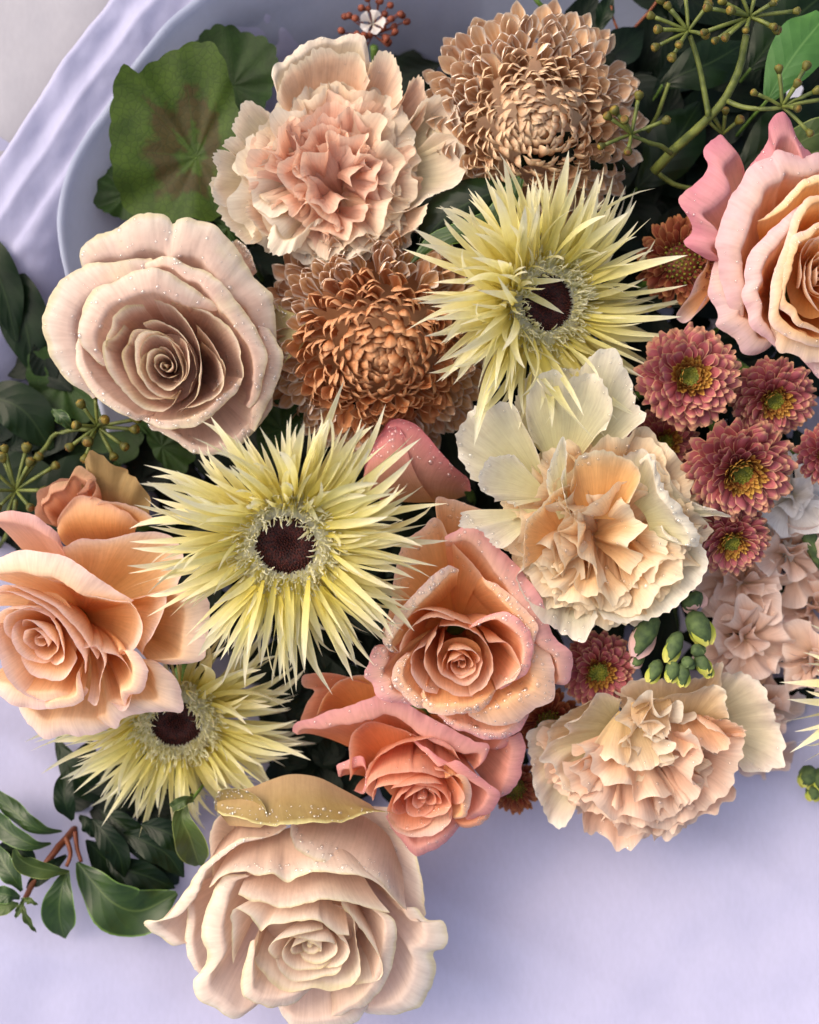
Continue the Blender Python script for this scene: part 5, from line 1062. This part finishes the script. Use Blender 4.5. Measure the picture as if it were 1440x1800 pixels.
tuft_at(fg, 26, 505, 1030, 70, 18, 220, 320, 3., 4.8, -.35, 9)
f = Flower('gerbera', 'pale yellow spider gerbera half under the left peach rose', 'gerbera', (310, 1272), 7.6, 5., (.08, -.40), GG, calyx=1.)
def bias3(th):
    u = math.sin(th); return (-.30*max(0, u)+.10*max(0, -u), (1+.0*u)*(.5 if u > .3 and math.cos(th) < .3 else 1))
gerbera(f, GM, None, 1.18, [(96, 94, 2., 1.0, -.6), (78, 80, 2., .98, -.35), (50, 66, 2., .8, -.15), (34, 52, 2., .6, .05)], 5.3, 37, bias3)
f = Flower('gerbera', 'pale yellow spider gerbera of which only the tips reach in at the right edge', 'gerbera', (1590, 1225), 11.4, 5., (-.15, -.2), GG, calyx=1.)
gerbera(f, GM, None, 1.18, [(44, 92, 1.5, .95, -.5), (40, 76, 1.5, .95, -.3), (30, 62, 1.5, .85, -.1)], 4.6, 51)

# ================================================================== incurved chrysanthemums
def mum_mat(name, stops, edge, amt, st):
    return petal_mat(name, stops, edge=edge, edge_w=.15, stripe=st, stripe_amt=amt*.7, stripe_n=3, trans=.25, rough=.6, spec=.2, vein=.5, var=.12)
MM = (mum_mat('orange_floret', [(0, 'c27442'), (.5, 'd68f5a'), (1, 'e0ac80')], 'd6a67c', .3, '9c522a'),
      mum_mat('amber_floret', [(0, 'c27a48'), (.5, 'd69a6a'), (1, 'e4bc96')], 'dcbc98', .4, 'd2a67c'),
      mum_mat('tan_floret', [(0, 'be8050'), (.5, 'd09a6a'), (.85, 'dab088'), (1, 'eccfb4')], 'f2e8dc', .5, 'e6d2bc'))
MM2 = (mum_mat('pale_tan_floret', [(0, 'bf8258'), (.5, 'd4a680'), (1, 'e4c4a6')], 'e3c8a4', .4, 'd3ae80'),
       mum_mat('buff_floret', [(0, 'bd825a'), (.5, 'd6aa86'), (1, 'e8ccb0')], 'ead6b8', .45, 'd9bb92'),
       mum_mat('light_buff_floret', [(0, 'c08456'), (.5, 'd7a980'), (.85, 'e4c09e'), (1, 'f0dac4')], 'f5ecde', .5, 'e8d4b8'))
MG = 'tan incurved chrysanthemums'
f = Flower('chrysanthemum', 'buff chrysanthemum with spooned florets at the top', 'chrysanthemum', (940, 225), 9.8, 5, (.06, -.34), MG, calyx=0)
mum(f, MM2, 6.3, 560, 5, 98, .9, W0=.44)
f = Flower('chrysanthemum', 'copper and tan chrysanthemum with a swirled orange centre in the middle', 'chrysanthemum', (666, 618), 9.4, 5, (.03, -.36), MG, calyx=0)
mum(f, MM, 6.7, 620, 9, 98, .9, W0=.42)

# ================================================================== button chrysanthemums
m_p = petal_mat('wine_floret', [(0, '7a2a2e'), (.5, 'a24a50'), (.85, 'b4656a'), (1, 'd6ae80')], edge='cf9a7c', edge_w=.10, trans=.25, rough=.5, vein=.4, var=.12)
m_pi = petal_mat('gold_tipped_floret', [(0, '5c1c14'), (.45, '8a4a26'), (.8, 'b08038'), (1, 'c9a050')], trans=.15, var=.14)
m_pe = plain_mat('green_gold_eye', '4c5418', '7c7a22', 300, .55)
m_pd = petal_mat('rust_floret', [(0, '5a1c12'), (.5, '7a3422'), (.85, '96553a'), (1, 'c08e58')], edge='a87048', edge_w=.12, trans=.15, rough=.5, vein=.4, var=.12)
PM = (m_p, m_pi, m_pe); PG = 'wine red button chrysanthemums'
for lab, c, z, R, n, seed, tilt, mats, eye in (
        ('rust button chrysanthemum with a big green-gold eye beside the pink rose petals', (1198, 460), 9.6, 2.05, 120, 1, (.0, -.1), (m_pd, m_pd, m_pe), .42),
        ('largest wine red button chrysanthemum, facing up with a dark green eye', (1211, 662), 12.2, 3.0, 230, 2, (0, -.05), PM, .12),
        ('wine red button chrysanthemum under the big peach rose, its eye turned down', (1360, 702), 10.6, 2.5, 190, 3, (.05, -.45), PM, .14),
        ('fluffy wine red button chrysanthemum with a golden eye low on its face', (1302, 828), 12.4, 3.12, 230, 4, (.08, -.50), PM, .14),
        ('wine red button chrysanthemum beside the tip of the apricot carnation', (1285, 950), 10.8, 2.3, 170, 5, (.0, -.55), PM, .14),
        ('shaded wine red button chrysanthemum beneath the largest one', (1168, 778), 8.6, 2.2, 150, 6, (.1, -.1), PM, .14),
        ('wine red button chrysanthemum cut by the right edge', (1452, 800), 11., 1.75, 130, 7, (.1, -.1), PM, .14),
        ('wine red button chrysanthemum between the apricot and buff carnations', (1052, 1180), 8.6, 2.25, 170, 8, (.0, -.2), PM, .17),
        ('dark button chrysanthemum in the shade left of the buff carnation', (965, 1270), 6.8, 1.8, 110, 9, (.0, -.1), (m_pd, m_pd, m_pe), .3),
        ('rust button chrysanthemum low between the coral rose and the buff carnation', (905, 1385), 5.4, 1.5, 100, 10, (.0, -.2), (m_pd, m_pd, m_pe), .3)):
    f = Flower('button_chrysanthemum', lab, 'chrysanthemum', c, z, 3.2, tilt, PG, calyx=0); pompon(f, mats, R, n, seed, eye)

# ================================================================== stock flowers
m_s = carn_mat('dusky_pink_stock', [(0, 'c4a680'), (.4, 'e0b9a0'), (.8, 'ebcab8'), (1, 'f2ddd2')], vein=.3)
m_sw = carn_mat('white_stock', [(0, 'd6cdb0'), (.4, 'e8dfd4'), (1, 'f3efec')], vein=.3)
M_SEP = plain_mat('downy_green_sepal', '36462a', '56683a', 220, .7)
M_BUDTIP = petal_mat('stock_bud_tip', [(0, '8f9c34'), (.5, 'aab23e'), (1, 'cbc66a')], trans=.2)
M_BUDPINK = petal_mat('stock_bud_pink', [(0, 'a8a85c'), (.35, 'd0a898'), (1, 'dcb4b0')], trans=.2)
f = Flower('stock_flower', 'dusky pink stock spike with loose blooms at the right', 'stock flower', (1370, 1010), 7.4, 5, (.1, 0), calyx=0)
for c, z, r, n, mt, tl in (((1400, 872), 8.6, 1.75, 12, m_sw, (0, .0)), ((1395, 985), 7.2, 2.1, 9, m_s, (.3, -.5)), ((1300, 1030), 7.4, 1.9, 10, m_s, (-.3, -.2)), ((1312, 1130), 7.6, 1.75, 11, m_s, (.0, -.3)),
                           ((1440, 1170), 7.2, 1.4, 8, m_s, (.0, -.4)), ((1370, 930), 6.8, 1.5, 7, m_sw, (-.2, .3)), ((1345, 1250), 5.6, 1.6, 7, m_s, (0, -.3)), ((1350, 1330), 5.0, 1.2, 6, m_s, (0, -.3)), ((1440, 1075), 6.0, 1.8, 7, m_s, (.2, -.2)), ((1262, 965), 6.4, 1.5, 6, m_sw, (-.3, .2))):
    x0, y0, a0, b0 = f.x, f.y, f.a, f.base
    f.x, f.y, f.a = frame((tl[0], tl[1], 1)); cc = W(*c, z)-f.a*1.1
    for k in range(n):
        q = k/n; f.n += 1
        org = f.base
        add0 = f.add
        fan(f, k*2.4+c[0]+random.uniform(-.3, .3), .55+.75*q**.7, r*random.uniform(1.15, 1.45), random.uniform(.55, .85), mt, random.uniform(.1, 1.5), .42, random.uniform(.8, 1.8), .03, 5, random.uniform(-.8, .8), nu=22, nv=9, wav=.3, B=cc)
    for k in range(5): fan(f, k*1.3+c[1], .25+.1*k, r*.85, .7, mt, .35, .22, 1.5, .02, 4, random.uniform(-1.2, 1.2), nu=16, nv=8, wav=.25, B=cc+f.a*.25)
    V, F, U = tube(resample([cc, (cc*.6+b0*.4)-np.array([0, 0, .8]), b0], 6), .12, 6); part('flower_stalk', V, F, U, M_SEP, f.o, b0)
    f.x, f.y, f.a = x0, y0, a0
branch(f.o, f.base, [(1395, 880), (1425, 950), (1460, 1010)], [7.6, 7.8, 7.4], .42, .4, M_SEP)
f = Flower('stock_bud_spike', 'green stock buds with yellow and pink tips hanging over the buff carnation', 'stock flower', (1185, 1060), 10.4, 2, (0, .2), stem=False)
def bud(a, b, wd, tip, z0, z1, tipfrac=.55):
    A = W(*a, f.z+z0); Bq = W(*b, f.z+z1); d = Bq-A; L = np.linalg.norm(d)
    V, F, U = lathe(A, d, [(wd*.25, 0), (wd*.8, L*.15), (wd, L*.40), (wd*.86, L*.62), (wd*.5, L*.85), (wd*.15, L*.96)], 12); bb = part('bud', wobl(V, wd), F, U, M_SEP, f.o, f.base)
    x, y, ax = frame(d)
    for k in range(3):
        V, F, U = leaf_strip([A+d*.25+x*wd*.3*math.cos(k*2.1)+y*wd*.3*math.sin(k*2.1), A+d*.72+x*wd*.62*math.cos(k*2.1)+y*wd*.62*math.sin(k*2.1), Bq+x*wd*.22*math.cos(k*2.1)+y*wd*.22*math.sin(k*2.1)], [wd*.4, wd*.72, wd*.15], None, nu=7, nv=8, fold=-.3)
        part('bud_petal', V, F, U, tip, bb, f.base)
def wobl(V, w): return [np.asarray(p)+w*.16*np.array([vnoise(np.asarray(p)*3), vnoise(np.asarray(p)*3+9), vnoise(np.asarray(p)*3+21)]) for p in V]
branch(f.o, f.base, [(1185, 1040), (1182, 1075), (1188, 1110), (1192, 1160)], [-.6, .2, .3, -.3], .34, .26, M_SEP)
for a, b, wd, tip, z0, z1 in (((1150, 1075), (1115, 1155), .62, M_BUDPINK, .1, .4), ((1195, 1110), (1172, 1165), .42, M_BUDTIP, .7, 1.1), ((1215, 1075), (1245, 1135), .6, M_BUDTIP, .3, .6), ((1160, 1160), (1140, 1200), .36, M_BUDTIP, .5, .8),
                             ((1185, 1160), (1178, 1200), .36, M_BUDTIP, .8, 1.1), ((1200, 1165), (1200, 1208), .36, M_BUDTIP, .7, 1.), ((1210, 1155), (1208, 1175), .34, M_SEP, .8, 1.1), ((1225, 1150), (1245, 1185), .36, M_BUDTIP, .5, .8), ((1215, 1138), (1238, 1150), .34, M_SEP, .6, .8),
                             ((1240, 1165), (1248, 1192), .28, M_BUDTIP, .4, .6), ((1210, 1045), (1228, 1070), .62, M_BUDPINK, -.3, .0), ((1130, 1150), (1112, 1172), .3, M_BUDPINK, -.2, 0)): bud(a, b, wd, tip, z0, z1)
f = Flower('stock_bud_spike', 'blurred green stock buds at the right edge above the paper', 'stock flower', (1432, 1375), 5.4, 2, (0, .2), stem=False)
for a, b, wd in (((1425, 1345), (1415, 1385), .5), ((1440, 1350), (1445, 1395), .5), ((1430, 1380), (1428, 1408), .4), ((1450, 1370), (1462, 1400), .4)): bud(a, b, wd, M_BUDTIP, 0, .3)
branch(f.o, f.base, [(1440, 1310), (1435, 1350)], [-1, 0], .2, .2, M_SEP)

# small brown blossom far back at the top, and stems beside it
M_BR = plain_mat('brown_bud', '5c2a1c', '8a4a34', 200, .6)
f = Flower('wax_flower', 'small russet blossom sprig with a white flower at the top edge', 'blossom', (655, 50), 4.6, 3, (0, 0), calyx=0)
for k in range(26):
    a, b = random.uniform(0, 6.28), random.uniform(.3, 1.)
    p = W(660+60*b*math.cos(a), 42+50*b*math.sin(a), 4.4+random.uniform(-.5, .5))
    V, F, U = lathe(p, (math.cos(a)*.6, math.sin(a)*.6, .6), [(.04, 0), (.15, .1), (.2, .28), (.15, .42), (.05, .45)], 8); part('bud', V, F, U, M_BR, f.o, f.base)
    V, F, U = tube([f.c-np.array([0, 0, 1.]), p], .035, 5); part('stalk', V, F, U, M_BR, f.o, f.base)
cc = W(655, 42, 4.6)
for k in range(5): fan(f, k*1.2566, 1.0, .75, .5, m_sw, .1, .05, 1, .02, 4, 0, nu=12, nv=6, wav=.05, B=cc)
tw = thing('twig', 'dark reddish twig with a small leaf behind the buff chrysanthemum', 'twig', W(1120, 60, 4)); tb = W(1120, 60, 4)
branch(tw, tb, [(1060, 150), (1100, 70), (1150, 10), (1180, -40)], [2, 4, 5], .1, .07, M_RED)
branch(tw, tb, [(1098, 74), (1080, 40), (1075, 10)], [4, 4.2], .08, .06, M_RED)
leaf('leaf', '', [(1050, 60), (1062, 25), (1075, -15)], [3, 18, 3], [4, 4.2, 4], L_DARK, parent=tw, pbase=tb)
tw = thing('twig', 'thin green stem crossing the top edge above the buff chrysanthemum', 'twig', W(945, 10, 5)); tb = W(945, 10, 5)
branch(tw, tb, [(930, -20), (950, 8), (985, 40), (1000, 90)], [5.5, 5.5, 4, 2], .14, .12, M_STEM)
